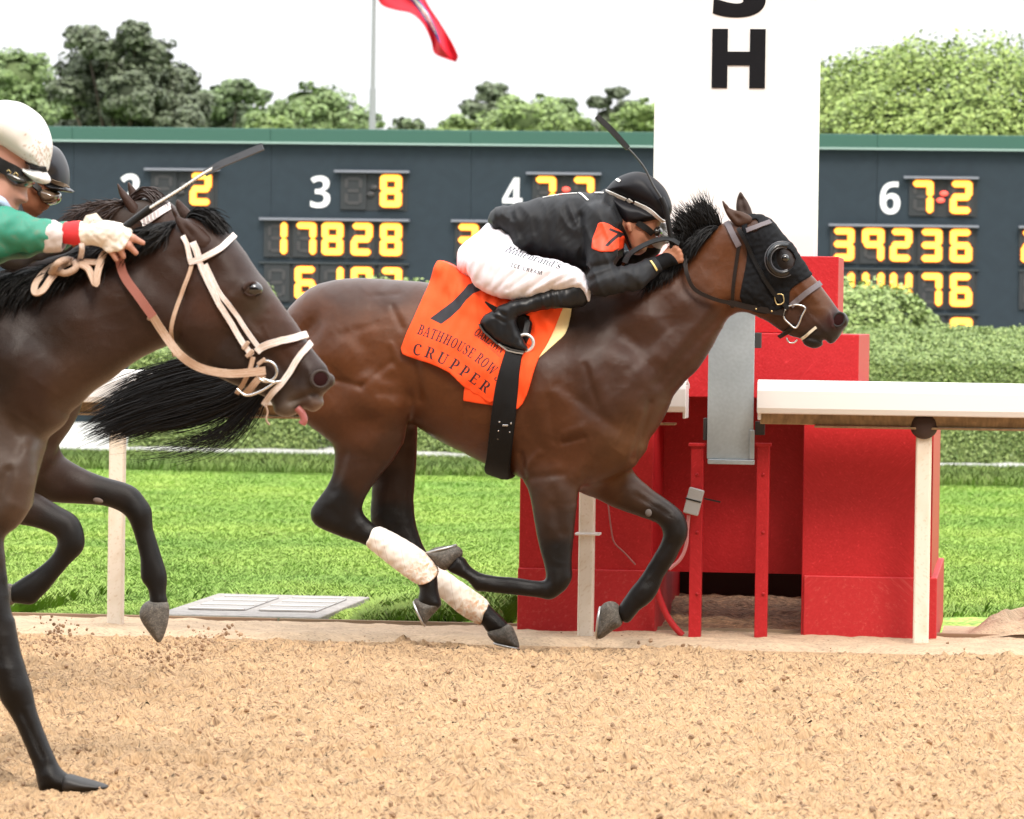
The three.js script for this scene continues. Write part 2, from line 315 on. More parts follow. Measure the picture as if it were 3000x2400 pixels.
struct('ground', sheet(-500, 500, -600, -0.45, 20, 20, () => -0.12), std(lin(0.10, 0.16, 0.04), 0.95));
{ // edging strip along the back of the sand, in lengths
  const e = thing('edging_board', 'weathered thin edging strip between the pale sand and the lawn', 'edging', V(-2, 0, -0.445));
  for (let i = 0; i < 5; i++) part(e, 'board', box(-9 + i * 2.8, -9 + i * 2.8 + 2.79, -0.05, 0.026, -0.46, -0.43, 0.004), std(lin(0.22 + 0.02 * (i % 2), 0.15, 0.09), 0.85)); }
{ // bare soil with sand behind the edging at both ends of the finish post
  const soil = std(0xffffff, 0.95, { map: dataTex(256, (u, v) => { const m = 0.64 + 0.12 * tileNoise(u, v, 20) + 0.12 * tileNoise(u, v, 60, 5); return [m, m * 0.8, m * 0.6]; }, true), bumpMap: sandBump, bumpScale: 0.015 });
  struct('soil', sheet(P(1900, 1860, -0.9).x, P(2368, 1860, -0.9).x, -2.4, -0.47, 70, 70, (x, z) => 0.012 + 0.02 * fbm(x * 4, z * 4, 3) + 0.07 * fade(z, -0.7, -1.6)), soil);
  struct('sand_bank', sheet(-0.35, 2.6, -1.35, -0.40, 140, 60, (x, z) => 0.0 + 0.14 * fade(x, -0.24, -0.06) * fade(z, -1.35, -0.85) * (1 - 0.75 * fade(z, -0.6, -0.42)) * (0.75 + 0.45 * fbm(x * 2.6 + 4, z * 3, 3))), packed); }
// grass
const bladeMat = std(0xffffff, 0.75, { side: THREE.DoubleSide });
function clump(n, h, w, lean) { const pos = [], nor = []; for (let i = 0; i < n; i++) { const a = rr(0, 6.3), r = rr(0, 0.03), x = Math.cos(a) * r, z = Math.sin(a) * r, b = rr(0, 6.3), hh = h * rr(0.55, 1.1), lx = rr(-lean, lean) * hh, lz = rr(-lean, lean) * hh, dx = Math.cos(b) * w, dz = Math.sin(b) * w; pos.push(x - dx, 0, z - dz, x + dx, 0, z + dz, x + lx * 0.4 + dx * 0.6, hh * 0.6, z + lz * 0.4 + dz * 0.6, x - dx, 0, z - dz, x + lx * 0.4 + dx * 0.6, hh * 0.6, z + lz * 0.4 + dz * 0.6, x + lx, hh, z + lz); for (let k = 0; k < 6; k++) nor.push(0, 1, 0.25); } const g = new THREE.BufferGeometry(); g.setAttribute('position', new THREE.Float32BufferAttribute(pos, 3)); g.setAttribute('normal', new THREE.Float32BufferAttribute(nor, 3)); return g; }
function grass(name, label, n, geo, spot, colour) {
  const m = new THREE.InstancedMesh(geo, bladeMat, n), o = new THREE.Object3D(), c = new THREE.Color(); m.name = name; m.userData = { kind: 'stuff', label, category: 'grass' };
  for (let i = 0; i < n; i++) { const [x, y, z, s] = spot(); o.position.set(x, y, z); o.rotation.set(0, rnd() * 6.3, 0); o.scale.setScalar(s); o.updateMatrix(); m.setMatrixAt(i, o.matrix); m.setColorAt(i, colour(c, x, z)); }
  m.castShadow = m.receiveShadow = true; scene.add(m); return m;
}
const inBox = (x, z) => x > -2.35 && x < -0.05 && z > -2.3;
const green = (k, y = 0) => (c, x, z) => { const n = fbm(x * 0.5, z * 0.35, 2), m = k * (1 + 0.22 * n + rr(-0.08, 0.08)); return rnd() < 0.02 ? c.setRGB(0.22 * m, 0.22 * m, 0.08 * m) : c.setRGB((0.38 + 0.05 * n) * m, 0.58 * m, 0.12 * m); };
const lawnSpot = (z0, z1) => () => { for (;;) { const d = 1 / rr(1 / (20 - z1), 1 / (20 - z0)), z = 20 - d, half = 0.165 * d, x = -0.114 * d + rr(-half, half); if (z > -0.62 + 0.1 * noise2(x * 3, 1)) continue; if (inBox(x, z) || (x > -0.2 && z > -1.05 + 0.15 * noise2(x * 3, 7))) continue; return [x, lawnH(x, z), z, rr(0.7, 1.25)]; } };
grass('lawn_grass', 'short bright green mown lawn behind the rail', 380000, clump(9, 0.024, 0.0014, 0.9), lawnSpot(-0.5, -20.5), green(1));
grass('lawn_edge_grass', 'rougher longer grass along the front edge of the lawn', 34000, clump(10, 0.07, 0.0018, 0.8), () => { for (;;) { const x = rr(-7, 2.5), z = -0.55 - Math.abs(rr(-1, 1) * rr(0, 1)) * 1.9; if (inBox(x, z) || (x > -0.1 && z > -1.1) || (x > -4.7 && x < -3.05 && z > -2.2)) continue; if (fbm(x * 1.5, z * 2, 2) < -0.15) continue; return [x, lawnH(x, z), z, rr(0.6, 1.2)]; } }, green(0.72));
struct('gravel_bed', sheet(-40, 30, -37, -23.5, 200, 60, (x, z) => 0.03 + 0.03 * noise2(x * 3, z * 3)), std(0xffffff, 0.9, { map: dataTex(256, (u, v) => { const m = 0.74 + 0.2 * tileNoise(u, v, 60) - Math.max(0, tileNoise(u, v, 40, 6)) * 0.35; return [m, m, m * 0.97]; }, true) }));
grass('border_grass', 'taller darker grass border in front of the hedges', 70000, clump(10, 0.10, 0.003, 0.5), () => [rr(-12, 4), 0, rr(-23.7, -20.4), rr(0.6, 1.1)], green(0.55));
// ---------- finish post, rail, drain ----------
function boxPx(xl, xr, yt, yb, zf, depth, r = 0) { // a box whose front face spans these sight lines at depth zf; yb null means down to the ground
  const ym = yb === null ? yt : (yt + yb) / 2, xm = (xl + xr) / 2, x0 = P(xl, ym, zf).x, x1 = P(xr, ym, zf).x, y1 = P(xm, yt, zf).y, y0 = yb === null ? -0.03 : P(xm, yb, zf).y;
  return box(x0, x1, y0, y1, zf - depth, zf, r);
}
const redTex = dataTex(512, (u, v) => { const n = tileNoise(u, v, 22) * 0.012 + tileNoise(u, v, 70, 3) * 0.02 + Math.max(0, tileNoise(u, v, 50, 6) - 0.6) * 0.2; return [0.71 + n, 0.085 + n, 0.115 + n]; }, true);
const redBoxUV = g => { const p = g.attributes.position, n = g.attributes.normal, u = g.attributes.uv; for (let i = 0; i < p.count; i++) Math.abs(n.getX(i)) > 0.7 ? u.setXY(i, p.getZ(i), p.getY(i)) : Math.abs(n.getY(i)) > 0.7 ? u.setXY(i, p.getX(i), p.getZ(i)) : u.setXY(i, p.getX(i), p.getY(i)); return g; };
const red = phy(0xffffff, 0.5, { map: redTex, bumpMap: leatherBump0(), bumpScale: 0.001 });
function leatherBump0() { const t = dataTex(256, (u, v) => [0.5 + 0.3 * tileNoise(u, v, 30)]); t.repeat.set(2, 2); return t; }
const whitePaint = phy(lin(0.8, 0.79, 0.78), 0.45), whitePlastic = phy(lin(0.80, 0.78, 0.765), 0.4), agedWhite = std(0xffffff, 0.6, { map: dataTex(256, (u, v) => { const d = Math.max(0, tileNoise(u, v, 9)) * 0.06 + Math.max(0, tileNoise(u, v, 60, 3) - 0.55) * 0.25; return [0.9 - d * 0.7, 0.86 - d, 0.8 - d * 1.3]; }, true) });
const zinc = std(0xffffff, 0.34, { metalness: 0.35, map: dataTex(256, (u, v) => { const m = 0.66 + 0.025 * tileNoise(u, v, 5) + 0.02 * tileNoise(u, v, 50, 3); return [m * 0.97, m * 1.03, m * 1.06]; }, true) });
const font = await new FontLoader().loadAsync('fonts/droid/droid_sans_bold.typeface.json');
const FP = thing('finish_post', 'white finish post with black letters on a stepped red base', 'finish post', V(P(2140, 1860, -0.7).x, 0, -0.7));
{
  const dusty = phy(0xffffff, 0.6, { map: dataTex(512, (u, v) => { const n = tileNoise(u, v, 70, 3) * 0.02, d = Math.max(0, tileNoise(u, v, 30, 8) * 0.6 + tileNoise(u, v, 120, 5) * 0.5 - 0.25) * 0.5; return [0.72 + n + d * 0.1, 0.115 + n + d * 0.5, 0.135 + n + d * 0.38]; }, true) });
  const R = (name, ...a) => part(FP, name, redBoxUV(boxPx(...a)), name === 'plinth' ? dusty : red);
  R('side_wing', 1527, 1918, 1160, null, -0.28, 1.7, 0.006); R('plinth', 1517, 1920, 1668, null, -0.262, 0.99, 0.006);
  R('side_wing', 2357, 2738, 1162, null, -0.28, 1.7, 0.006); R('plinth', 2355, 2746, 1690, null, -0.262, 1.79, 0.006);
  R('back_panel', 1915, 2362, 1160, 1678, -0.86, 0.04); R('top_panel', 1815, 2516, 975, 1166, -0.42, 1.4, 0.005); R('upper_step', 1873, 2456, 748, 974, -0.52, 0.6, 0.005);
  part(FP, 'rear_panel', boxPx(1915, 2362, 1600, null, -1.98, 0.05), std(lin(0.03, 0.03, 0.028), 0.9));
  const col = part(FP, 'column', boxPx(1925, 2403, -1250, 760, -0.62, 0.28, 0.008), whitePaint);
  const c = P(2163, 258, -0.62), H = P(2163, 85, -0.62).y - c.y, pitch = P(2163, -122, -0.62).y - P(2163, 85, -0.62).y;
  'HSINIF'.split('').forEach((ch, i) => { const bar = w => box(-w / 2, w / 2, 0, H, 0, 0.006), u = 0.245, k = u * 0.29, g = ch === 'H' ? merge([bar(k).translate(-u / 2 + k / 2, 0, 0), bar(k).translate(u / 2 - k / 2, 0, 0), box(-u / 2 + k, u / 2 - k, H * 0.385, H * 0.615, 0, 0.006)]) : new TextGeometry(ch, { font, size: H / 0.98, depth: 0.004, curveSegments: 8, bevelEnabled: true, bevelSize: 0.012, bevelThickness: 0.001, bevelSegments: 1 }); g.computeBoundingBox(); const b = g.boundingBox, w = b.max.x - b.min.x, tw = ch === 'I' ? 0.075 : 0.245; g.translate(-(b.min.x + w / 2), -b.min.y, 0); g.scale(tw / w, H / (b.max.y - b.min.y), 1); g.translate(c.x, c.y + i * pitch, -0.621); part(col, 'letter', g, phy(lin(0.009, 0.009, 0.011), 0.7, { specularIntensity: 0.25 })); });
  // steel frame in the recess with the zinc panel
  for (const [a, b] of [[2025, 2061], [2218, 2255]]) { const p = R('frame_post', a, b, 1304, null, -0.06, 0.055, 0.004); part(p, 'cap', redBoxUV(boxPx(a - 8, b + 4, 1299, 1308, -0.05, 0.075, 0.002)), red); for (const y of [1390, 1560, 1740]) { const v = P((a + b) / 2, y, -0.058); part(p, 'bolt', new THREE.SphereGeometry(0.008, 8, 6).translate(v.x, v.y, v.z), red); } }
  const panel = part(FP, 'zinc_panel', redBoxUV(boxPx(2074, 2209, 905, 1346, -0.03, 0.012, 0.003)), zinc); part(panel, 'bottom_lip', redBoxUV(boxPx(2073, 2210, 1347, 1361, -0.005, 0.05, 0.003)), zinc); part(panel, 'side_lip', redBoxUV(boxPx(2196, 2210, 1260, 1346, -0.012, 0.016, 0.003)), zinc);
  for (const [x0, x1, y0, y1] of [[2205, 2230, 975, 1020], [2212, 2240, 1235, 1275], [2060, 2076, 1225, 1290]]) part(panel, 'bracket', boxPx(x0, x1, y0, y1, -0.045, 0.05, 0.003), std(lin(0.03, 0.028, 0.028), 0.6));
  const jb = part(FP, 'junction_box', new RoundedBoxGeometry(0.068, 0.118, 0.05, 3, 0.006).rotateZ(-0.24).translate(P(2032, 1470, 0.02).x, P(2032, 1470, 0.02).y, 0.0), std(lin(0.42, 0.42, 0.41), 0.55));
  part(jb, 'cable_tie', new THREE.BoxGeometry(0.072, 0.007, 0.054).rotateZ(-0.24).translate(P(2031, 1466, 0.02).x, P(2031, 1466, 0.02).y, 0.0), blackRubber()); part(jb, 'cable_tie_end', new THREE.BoxGeometry(0.075, 0.007, 0.004).rotateZ(-0.2).translate(P(2087, 1466, 0).x, P(2087, 1466, 0).y, 0.0), blackRubber());
  part(jb, 'conduit', tube([[2018, 1510], [2014, 1550], [2010, 1600], [1992, 1640], [1960, 1668]].map(q => P(...q, 0.0)), 0.008, 24, 8), std(lin(0.5, 0.2, 0.2), 0.5));
  part(FP, 'red_hose', tube([[1918, 1700], [1930, 1745], [1952, 1800], [1975, 1835], [2000, 1862]].map(q => P(...q, -0.12)), 0.015, 24, 10), red);
  part(FP, 'wire', tube([[1780, 1460], [1790, 1545], [1800, 1590], [1830, 1620], [1862, 1655]].map(q => P(...q, -0.255)), 0.004, 24, 6), std(lin(0.35, 0.14, 0.13), 0.5));
}
function blackRubber() { return std(lin(0.012, 0.012, 0.012), 0.5); }
{ // inside rail: two lengths with a gap at the finish post
  const y1 = P(2600, 1118, 0.12).y, y0 = P(2600, 1214, 0.12).y, yb = P(2600, 1252, 0).y;
  const prof = new THREE.Shape(); // section of the cover: z across, y up
  [[0.13, y0], [0.138, y0 + 0.02], [0.136, y1 - 0.05], [0.125, y1 - 0.018], [0.09, y1 - 0.004], [0.02, y1 - 0.006], [-0.09, y1 - 0.03], [-0.10, y1 - 0.045], [-0.085, y1 - 0.047], [0.02, y1 - 0.018], [0.085, y1 - 0.018], [0.112, y1 - 0.03], [0.122, y1 - 0.055], [0.122, y0 + 0.01], [0.10, y0 + 0.004], [0.10, y0 - 0.004]].forEach(([z, y], i) => i ? prof.lineTo(-z, y) : prof.moveTo(-z, y));
  const cover = (xa, xb) => new THREE.ExtrudeGeometry(prof, { depth: xb - xa, bevelEnabled: true, bevelSize: 0.003, bevelThickness: 0.003, bevelSegments: 2, steps: 1 }).rotateY(Math.PI / 2).translate(xa, 0, 0);
  const beamMat = std(0xffffff, 0.6, { map: dataTex(256, (u, v) => { const m = 0.62 + 0.07 * tileNoise(u, v, 20) + 0.06 * tileNoise(u, v * 0.2, 60, 3); return [m, m * 0.84, m * 0.64]; }, true) });
  const sect = (label, pa, pb, posts) => {
    const xa = P(pa, 1150, 0.12).x, xb = P(pb, 1170, 0.12).x, o = thing('safety_rail', label, 'rail', V((xa + xb) / 2, 0, 0), 'inside rail of the track');
    part(o, 'cover', cover(xa, xb), whitePlastic);
    part(o, 'beam', redBoxUV(box(xa + 0.006, xb - 0.2, yb + 0.006, y0 + 0.05, -0.03, 0.05, 0.006)), beamMat); part(o, 'lower_beam', redBoxUV(box(xa + 0.25, xb - 0.05, yb - 0.006, yb + 0.004, -0.04, 0.07, 0.002)), beamMat);
    part(o, 'end_cap', box(pa < 0 ? xb - 0.012 : xa - 0.001, pa < 0 ? xb + 0.002 : xa + 0.012, y0 - 0.035, y1 - 0.03, -0.06, 0.11, 0.004), whitePlastic);
    for (const [px, yring] of posts) { const x = P(px, 1600, 0).x, p = part(o, 'post', redBoxUV(box(x - 0.035, x + 0.035, -0.05, yb - 0.03, -0.035, 0.035, 0.012)), agedWhite);
      part(p, 'bracket', new THREE.SphereGeometry(1, 20, 14).scale(0.062, 0.06, 0.05).translate(x, yb + 0.01, 0.03), std(lin(0.05, 0.028, 0.024), 0.7)); if (yring) { const y = P(px, yring, 0.03).y; part(p, 'clip', box(x - 0.05, x + 0.062, y - 0.006, y + 0.006, -0.045, 0.045, 0.004), whitePlastic); } } };
  sect('white rail left of the finish post, passing behind the horses', -900, 2008, [[-1040, 0], [341, 0], [1719, 1565]]);
  sect('white rail right of the finish post with one pale upright', 2221, 3900, [[2702, 0], [3690, 0]]);
}
{ // drain slab in the lawn
  const a = G(492, 1800), x0 = a.x, x1 = G(990, 1800).x, o = thing('drain_cover', 'pale concrete drain slab with slotted grates by the rail', 'drain', V((x0 + x1) / 2, 0, -1.3));
  const conc = std(0xffffff, 0.9, { map: dataTex(256, (u, v) => { const m = 0.56 + 0.05 * tileNoise(u, v, 12) + 0.05 * tileNoise(u, v, 60, 3); return [m, m * 0.97, m * 0.94]; }, true) });
  part(o, 'slab', redBoxUV(box(x0, x1, -0.1, 0.022, -2.25, -0.62, 0.008)), conc);
  for (const [u, v] of [[0.12, 0.46], [0.56, 0.9]]) { const gx0 = x0 + (x1 - x0) * u, gx1 = x0 + (x1 - x0) * v, gr = part(o, 'grate', box(gx0, gx1, 0.018, 0.0255, -1.95, -0.98), std(lin(0.05, 0.05, 0.05), 0.7)); for (let i = 0; i <= 16; i++) { const x = gx0 + (gx1 - gx0) * i / 16; part(gr, 'slat', box(x - 0.007, x + 0.007, 0.024, 0.027, -1.95, -0.98), std(lin(0.3, 0.29, 0.28), 0.6)); } for (const z of [-1.95, -1.63, -1.3, -0.98]) part(gr, 'cross_bar', box(gx0, gx1, 0.0245, 0.0318, z - 0.03, z + 0.03), std(lin(0.45, 0.43, 0.41), 0.6)); }
}
// ---------- tote board ----------
{
  const ZT = -38, pp = ppmAt(ZT), xw = (px, py) => P(px, py, ZT), B = thing('tote_board', 'long dark blue tote board with green cap and glowing yellow numbers', 'tote board', V(xw(1500, 700).x, 0, ZT - 0.4));
  const xa = xw(-2600, 600).x, xb = xw(4400, 600).x, yTop = xw(1500, 384).y, yCap = xw(1500, 424).y;
  const navy = std(0xffffff, 0.6, { map: dataTex(512, (u, v) => { const n = 0.02 * tileNoise(u, v, 6) + 0.012 * tileNoise(u * 0.3, v, 60, 3); return [0.105 + n * 0.5, 0.165 + n * 0.5, 0.205 + n * 0.5]; }, true) });
  const pw = (xb - xa) / 12; for (let i = 0; i < 12; i++) part(B, 'panel', redBoxUV(box(xa + pw * i + 0.002, xa + pw * (i + 1) - 0.002, -0.1, yCap, ZT - 0.5, ZT - 0.02)), navy);
  const capM = std(lin(0.036, 0.11, 0.082), 0.5); for (let i = 0; i < 12; i++) part(B, 'cap', box(xa + pw * i + 0.001, xa + pw * (i + 1) - 0.001, yCap, yTop, ZT - 0.6, ZT + 0.1, 0.01), capM);
  part(B, 'cap_trim', box(xa, xb, yCap - 0.02, yCap + 0.004, ZT - 0.01, ZT + 0.11), std(lin(0.3, 0.42, 0.38), 0.4));
  const lit = std(lin(0.9, 0.6, 0.1), 0.5, { emissive: lin(1, 0.62, 0.05), emissiveIntensity: 0.62 }), litEdge = std(lin(0.7, 0.2, 0.02), 0.5, { emissive: lin(1, 0.16, 0.0), emissiveIntensity: 0.36 }), redDot = std(lin(0.8, 0.1, 0.08), 0.5, { emissive: lin(1, 0.1, 0.06), emissiveIntensity: 0.55 }), off = std(lin(0.045, 0.045, 0.047), 0.6), black = std(lin(0.024, 0.028, 0.031), 0.7), ledgeM = std(lin(0.2, 0.215, 0.25), 0.45), white = std(lin(0.82, 0.84, 0.86), 0.5), frameM = std(lin(0.035, 0.045, 0.05), 0.6);
  const s = 1 / pp, dw = 62 * s, dh = 94 * s, sw = 17.5 * s; // digit and bar sizes, metres
  const segShape = (L, w) => { const p = new THREE.Shape(), c = w * 0.36; p.moveTo(-L / 2 + c, -w / 2); p.lineTo(L / 2 - c, -w / 2); p.lineTo(L / 2, -w / 2 + c); p.lineTo(L / 2, w / 2 - c); p.lineTo(L / 2 - c, w / 2); p.lineTo(-L / 2 + c, w / 2); p.lineTo(-L / 2, w / 2 - c); p.lineTo(-L / 2, -w / 2 + c); p.closePath(); return p; };
  const geo = (L, w, d) => new THREE.ExtrudeGeometry(segShape(L, w), { depth: d, bevelEnabled: false });
  const gh = geo(dw - sw * 0.62, sw, 0.02), gv = geo(dh / 2 - sw * 0.12, sw, 0.02).rotateZ(Math.PI / 2), gh2 = geo(dw - sw * 0.62 + 5 * s, sw + 5 * s, 0.012), gv2 = geo(dh / 2 - sw * 0.12 + 5 * s, sw + 5 * s, 0.012).rotateZ(Math.PI / 2), ghO = geo(dw - sw * 1.5, sw * 0.6, 0.008), gvO = geo(dh / 2 - sw, sw * 0.6, 0.008).rotateZ(Math.PI / 2);
  const SEG = { a: [0, dh / 2 - sw / 2, 0], b: [dw / 2 - sw / 2, dh / 4, 1], c: [dw / 2 - sw / 2, -dh / 4, 1], d: [0, -dh / 2 + sw / 2, 0], e: [-dw / 2 + sw / 2, -dh / 4, 1], f: [-dw / 2 + sw / 2, dh / 4, 1], g: [0, 0, 0] };
  const ON = { 0: 'abcdef', 1: 'bc', 2: 'abged', 3: 'abgcd', 4: 'fgbc', 5: 'afgcd', 6: 'afgedc', 7: 'abc', 8: 'abcdefg', 9: 'abcfg', ' ': '' };
  const base = B.position;
  const sub = (parent, name, g, m, x, y, z) => { const o = new THREE.Mesh(g, m); o.name = name; o.position.set(x, y, z); o.castShadow = o.receiveShadow = true; parent.add(o); return o; };
  const digit = (px, py, ch, dx = 0) => {
    const v = xw(px, py); v.x += dx * s * 1.0065; const D = new THREE.Group(); D.name = 'digit_display'; D.position.set(v.x - base.x, v.y - base.y, ZT - base.z); B.add(D);
    sub(D, 'backing', new THREE.BoxGeometry(dw + 14 * s, dh + 16 * s, 0.02), black, 0, 0, 0.002);
    for (const [k, [x, y, up]] of Object.entries(SEG)) { if (ON[ch].includes(k)) { sub(D, 'lit_edge', up ? gv2 : gh2, litEdge, x, y, 0.014); sub(D, 'lit_segment', up ? gv : gh, lit, x, y, 0.03); } else sub(D, 'dark_segment', up ? gvO : ghO, off, x * 0.94, y * 0.94, 0.012); }
  };
  const panel = (x0, x1, y0, y1) => part(B, 'housing', boxPx(x0, x1, y0, y1, ZT - 0.012, 0.02), black);
  const ledge = (x0, x1, y) => part(B, 'ledge', boxPx(x0, x1, y - 3, y + 4, ZT + 0.09, 0.12, 0.004), ledgeM);
  const column = (cx, num, odds, sep, rows, dy) => {
    const Y = [560 + dy, 702 + dy, 832 + dy, 962 + dy];
    if (num) { const g = new TextGeometry(num, { font, size: 96 * s / 0.98, depth: 0.01, curveSegments: 8 }); g.computeBoundingBox(); const b = g.boundingBox, w = b.max.x - b.min.x; g.translate(-(b.min.x + w / 2), -(b.min.y + b.max.y) / 2, 0); g.scale(59 * s / w, 95 * s / (b.max.y - b.min.y), 1); const v = xw(cx - 208, Y[0] + 2); g.translate(v.x, v.y, ZT + 0.002 - 0.02); part(B, 'numeral', g, white); }
    if (odds) { ledge(cx - 168, cx + 52, 502 + dy); panel(cx - 148, cx + 48, 510 + dy, 618 + dy); digit(cx, Y[0], odds[0], -111); digit(cx, Y[0], odds[1]); for (const [x, y] of [[-50, 11], [-60, -9]]) { const v = xw(cx + x, Y[0] - y); part(B, 'separator_lamp', new THREE.SphereGeometry(1, 14, 10).scale(0.055, 0.035, 0.02).translate(v.x, v.y, ZT + 0.012), sep ? redDot : off); } }
    rows.forEach((r, k) => { if (!r) return; const y = Y[k + 1], n = r.length, left = -338 - 50; if (k === 0) ledge(cx + left, cx + 52, 643 + dy); else part(B, 'divider', boxPx(cx + left, cx + 52, y - 63, y - 58, ZT + 0.03, 0.05), frameM); panel(cx + left + 24, cx + 46, y - 56, y + 56); [...r].forEach((ch, i) => digit(cx, y, ch, [-338, -252, -172, -86, 0][i])); });
  };
  column(589, '2', ' 2', false, ['16534', '  284'].map(() => '     '), -6); column(1146, '3', ' 8', false, ['17828', ' 6102', '     '], 0); column(1709, '4', '77', true, ['3    ', '     '], 6); column(2816, '6', '72', true, ['39236', '14476', '    0'], 18); column(3373, '', '', false, ['2    ', '     '], 24);
}
{ // flag on a pole behind the board
  const ZF = -62, pp = ppmAt(ZF), o = thing('flag_pole', 'thin pale flagpole rising behind the tote board', 'flagpole', V(P(1093, 400, ZF).x, 0, ZF)), x = P(1093, 200, ZF).x, top = P(1093, -330, ZF).y;
  const pm = std(lin(0.32, 0.33, 0.35), 0.5); part(o, 'lower_pole', new THREE.CylinderGeometry(0.06, 0.085, P(1093, 260, ZF).y, 14).translate(x, P(1093, 260, ZF).y / 2, ZF), pm); part(o, 'upper_pole', new THREE.CylinderGeometry(0.03, 0.045, top - P(1093, 260, ZF).y, 12).translate(x, (top + P(1093, 260, ZF).y) / 2, ZF), pm); part(o, 'finial', new THREE.SphereGeometry(0.07, 14, 10).translate(x, top + 0.05, ZF), brass0());
  function brass0() { return std(lin(0.7, 0.55, 0.25), 0.35, { metalness: 1 }); }
  const F = thing('flag', 'red flag with blue and white emblem hanging diagonally from the pole', 'flag', P(1120, 0, ZF));
  const lowE = catmull([[1102, -10], [1120, 16], [1160, 30], [1205, 40], [1240, 72], [1262, 118], [1272, 155], [1300, 170], [1336, 182]], 6, false), upE = catmull([[1102, -230], [1130, -190], [1180, -110], [1225, -40], [1258, 20], [1285, 60], [1310, 100], [1330, 135], [1343, 166]], 6, false), N = lowE.length, M = 14, pos = [], uv = [], ix = [];
  for (let i = 0; i < N; i++) for (let j = 0; j <= M; j++) { const t = j / M, a = lowE[i], b = upE[i], p = P(a[0] + (b[0] - a[0]) * t, a[1] + (b[1] - a[1]) * t, ZF + 0.16 * Math.sin(i * 0.33 + t * 5) * (i / N) + 0.08 * Math.sin(t * 9 + i * 0.1)); pos.push(p.x, p.y, p.z); uv.push(i / (N - 1), t); if (i < N - 1 && j < M) { const k = i * (M + 1) + j; ix.push(k, k + M + 1, k + M + 2, k, k + M + 2, k + 1); } }
  const g = new THREE.BufferGeometry(); g.setAttribute('position', new THREE.Float32BufferAttribute(pos, 3)); g.setAttribute('uv', new THREE.Float32BufferAttribute(uv, 2)); g.setIndex(ix); g.computeVertexNormals();
  const c = document.createElement('canvas'); c.width = 512; c.height = 340; const q = c.getContext('2d'); q.fillStyle = '#d81f35'; q.fillRect(0, 0, 512, 340); const dia = (r, col) => { q.fillStyle = col; q.beginPath(); q.moveTo(256 - r * 1.5, 170); q.lineTo(256, 170 - r); q.lineTo(256 + r * 1.5, 170); q.lineTo(256, 170 + r); q.fill(); }; dia(88, '#27408f'); dia(58, '#f4f4f4'); q.fillStyle = '#27408f'; for (const [u, v] of [[256, 150], [225, 182], [256, 192], [287, 182]]) { q.beginPath(); for (let k = 0; k < 10; k++) { const a = k * Math.PI / 5 - Math.PI / 2, r = k % 2 ? 4 : 9; q.lineTo(u + Math.cos(a) * r, v + Math.sin(a) * r); } q.fill(); }
  const t = new THREE.CanvasTexture(c); t.colorSpace = THREE.SRGBColorSpace; part(F, 'cloth', g, phy(0xffffff, 0.7, { map: t, side: THREE.DoubleSide, transmission: 0 }));
}

{ // grandstand behind the photographer, seen only in the shade and reflections it gives
  const o = thing('grandstand', 'long tiered grandstand behind the photographer, outside the frame', 'grandstand', V(0, 0, 48)), conc = std(lin(0.16, 0.155, 0.15), 0.8), steelM = std(lin(0.09, 0.1, 0.1), 0.6), seat = std(lin(0.04, 0.07, 0.055), 0.7);
  part(o, 'apron_wall', box(-90, 90, -0.1, 3.2, 37, 37.5), conc);
  for (let i = 0; i < 12; i++) part(o, 'seating_tier', box(-90, 90, -0.1, 3.2 + i * 0.85, 37.52 + i * 1.3, 38.8 + i * 1.3), i % 2 ? seat : conc);
  part(o, 'rear_wall', box(-90, 90, -0.1, 23, 53.5, 54.2), conc); part(o, 'roof', box(-91, 91, 22.6, 23.6, 38, 54), steelM);
  for (let i = 0; i < 13; i++) part(o, 'column', box(-84 + i * 14, -83.3 + i * 14, 3, 22.6, 42, 42.7), steelM);
}
// ---------- hedges, shrubs and trees ----------
function leafCloud(points, size, colour, shape = 1.5) { // one small folded leaf per point: [x, y, z, nx, ny, nz]
  const pos = [], nor = [], col = [], A = V(0, 0, 0), B = V(0, 0, 0), N = V(0, 0, 0);
  for (const p of points) {
    N.set(p[3] + rr(-0.8, 0.8), p[4] + rr(-0.8, 0.8), p[5] + rr(-0.8, 0.8)).normalize(); A.set(rr(-1, 1), rr(-1, 1), rr(-1, 1)).cross(N).normalize(); B.copy(N).cross(A);
    const L = size * rr(0.6, 1.3), w = L / shape / 2, c = colour(p), f = L * 0.12;
    const q = [[0, 0, 0], [w, L * 0.45, f], [0, L, 0], [0, 0, 0], [0, L, 0], [-w, L * 0.5, f]];
    for (const [a, b, h] of q) { pos.push(p[0] + A.x * a + B.x * (b - L / 2) + N.x * h, p[1] + A.y * a + B.y * (b - L / 2) + N.y * h, p[2] + A.z * a + B.z * (b - L / 2) + N.z * h); nor.push(N.x, N.y, N.z); col.push(...c); }
  }
  const g = new THREE.BufferGeometry(); g.setAttribute('position', new THREE.Float32BufferAttribute(pos, 3)); g.setAttribute('normal', new THREE.Float32BufferAttribute(nor, 3)); g.setAttribute('color', new THREE.Float32BufferAttribute(col, 3)); return g;
}
const leafMat = std(0xffffff, 0.55, { vertexColors: true, side: THREE.DoubleSide });
const leafCol = (a, b, v = 0.3) => () => { const t = rnd(), k = 1 + rr(-v, v); return [0, 1, 2].map(i => (a[i] + (b[i] - a[i]) * t) * k); };
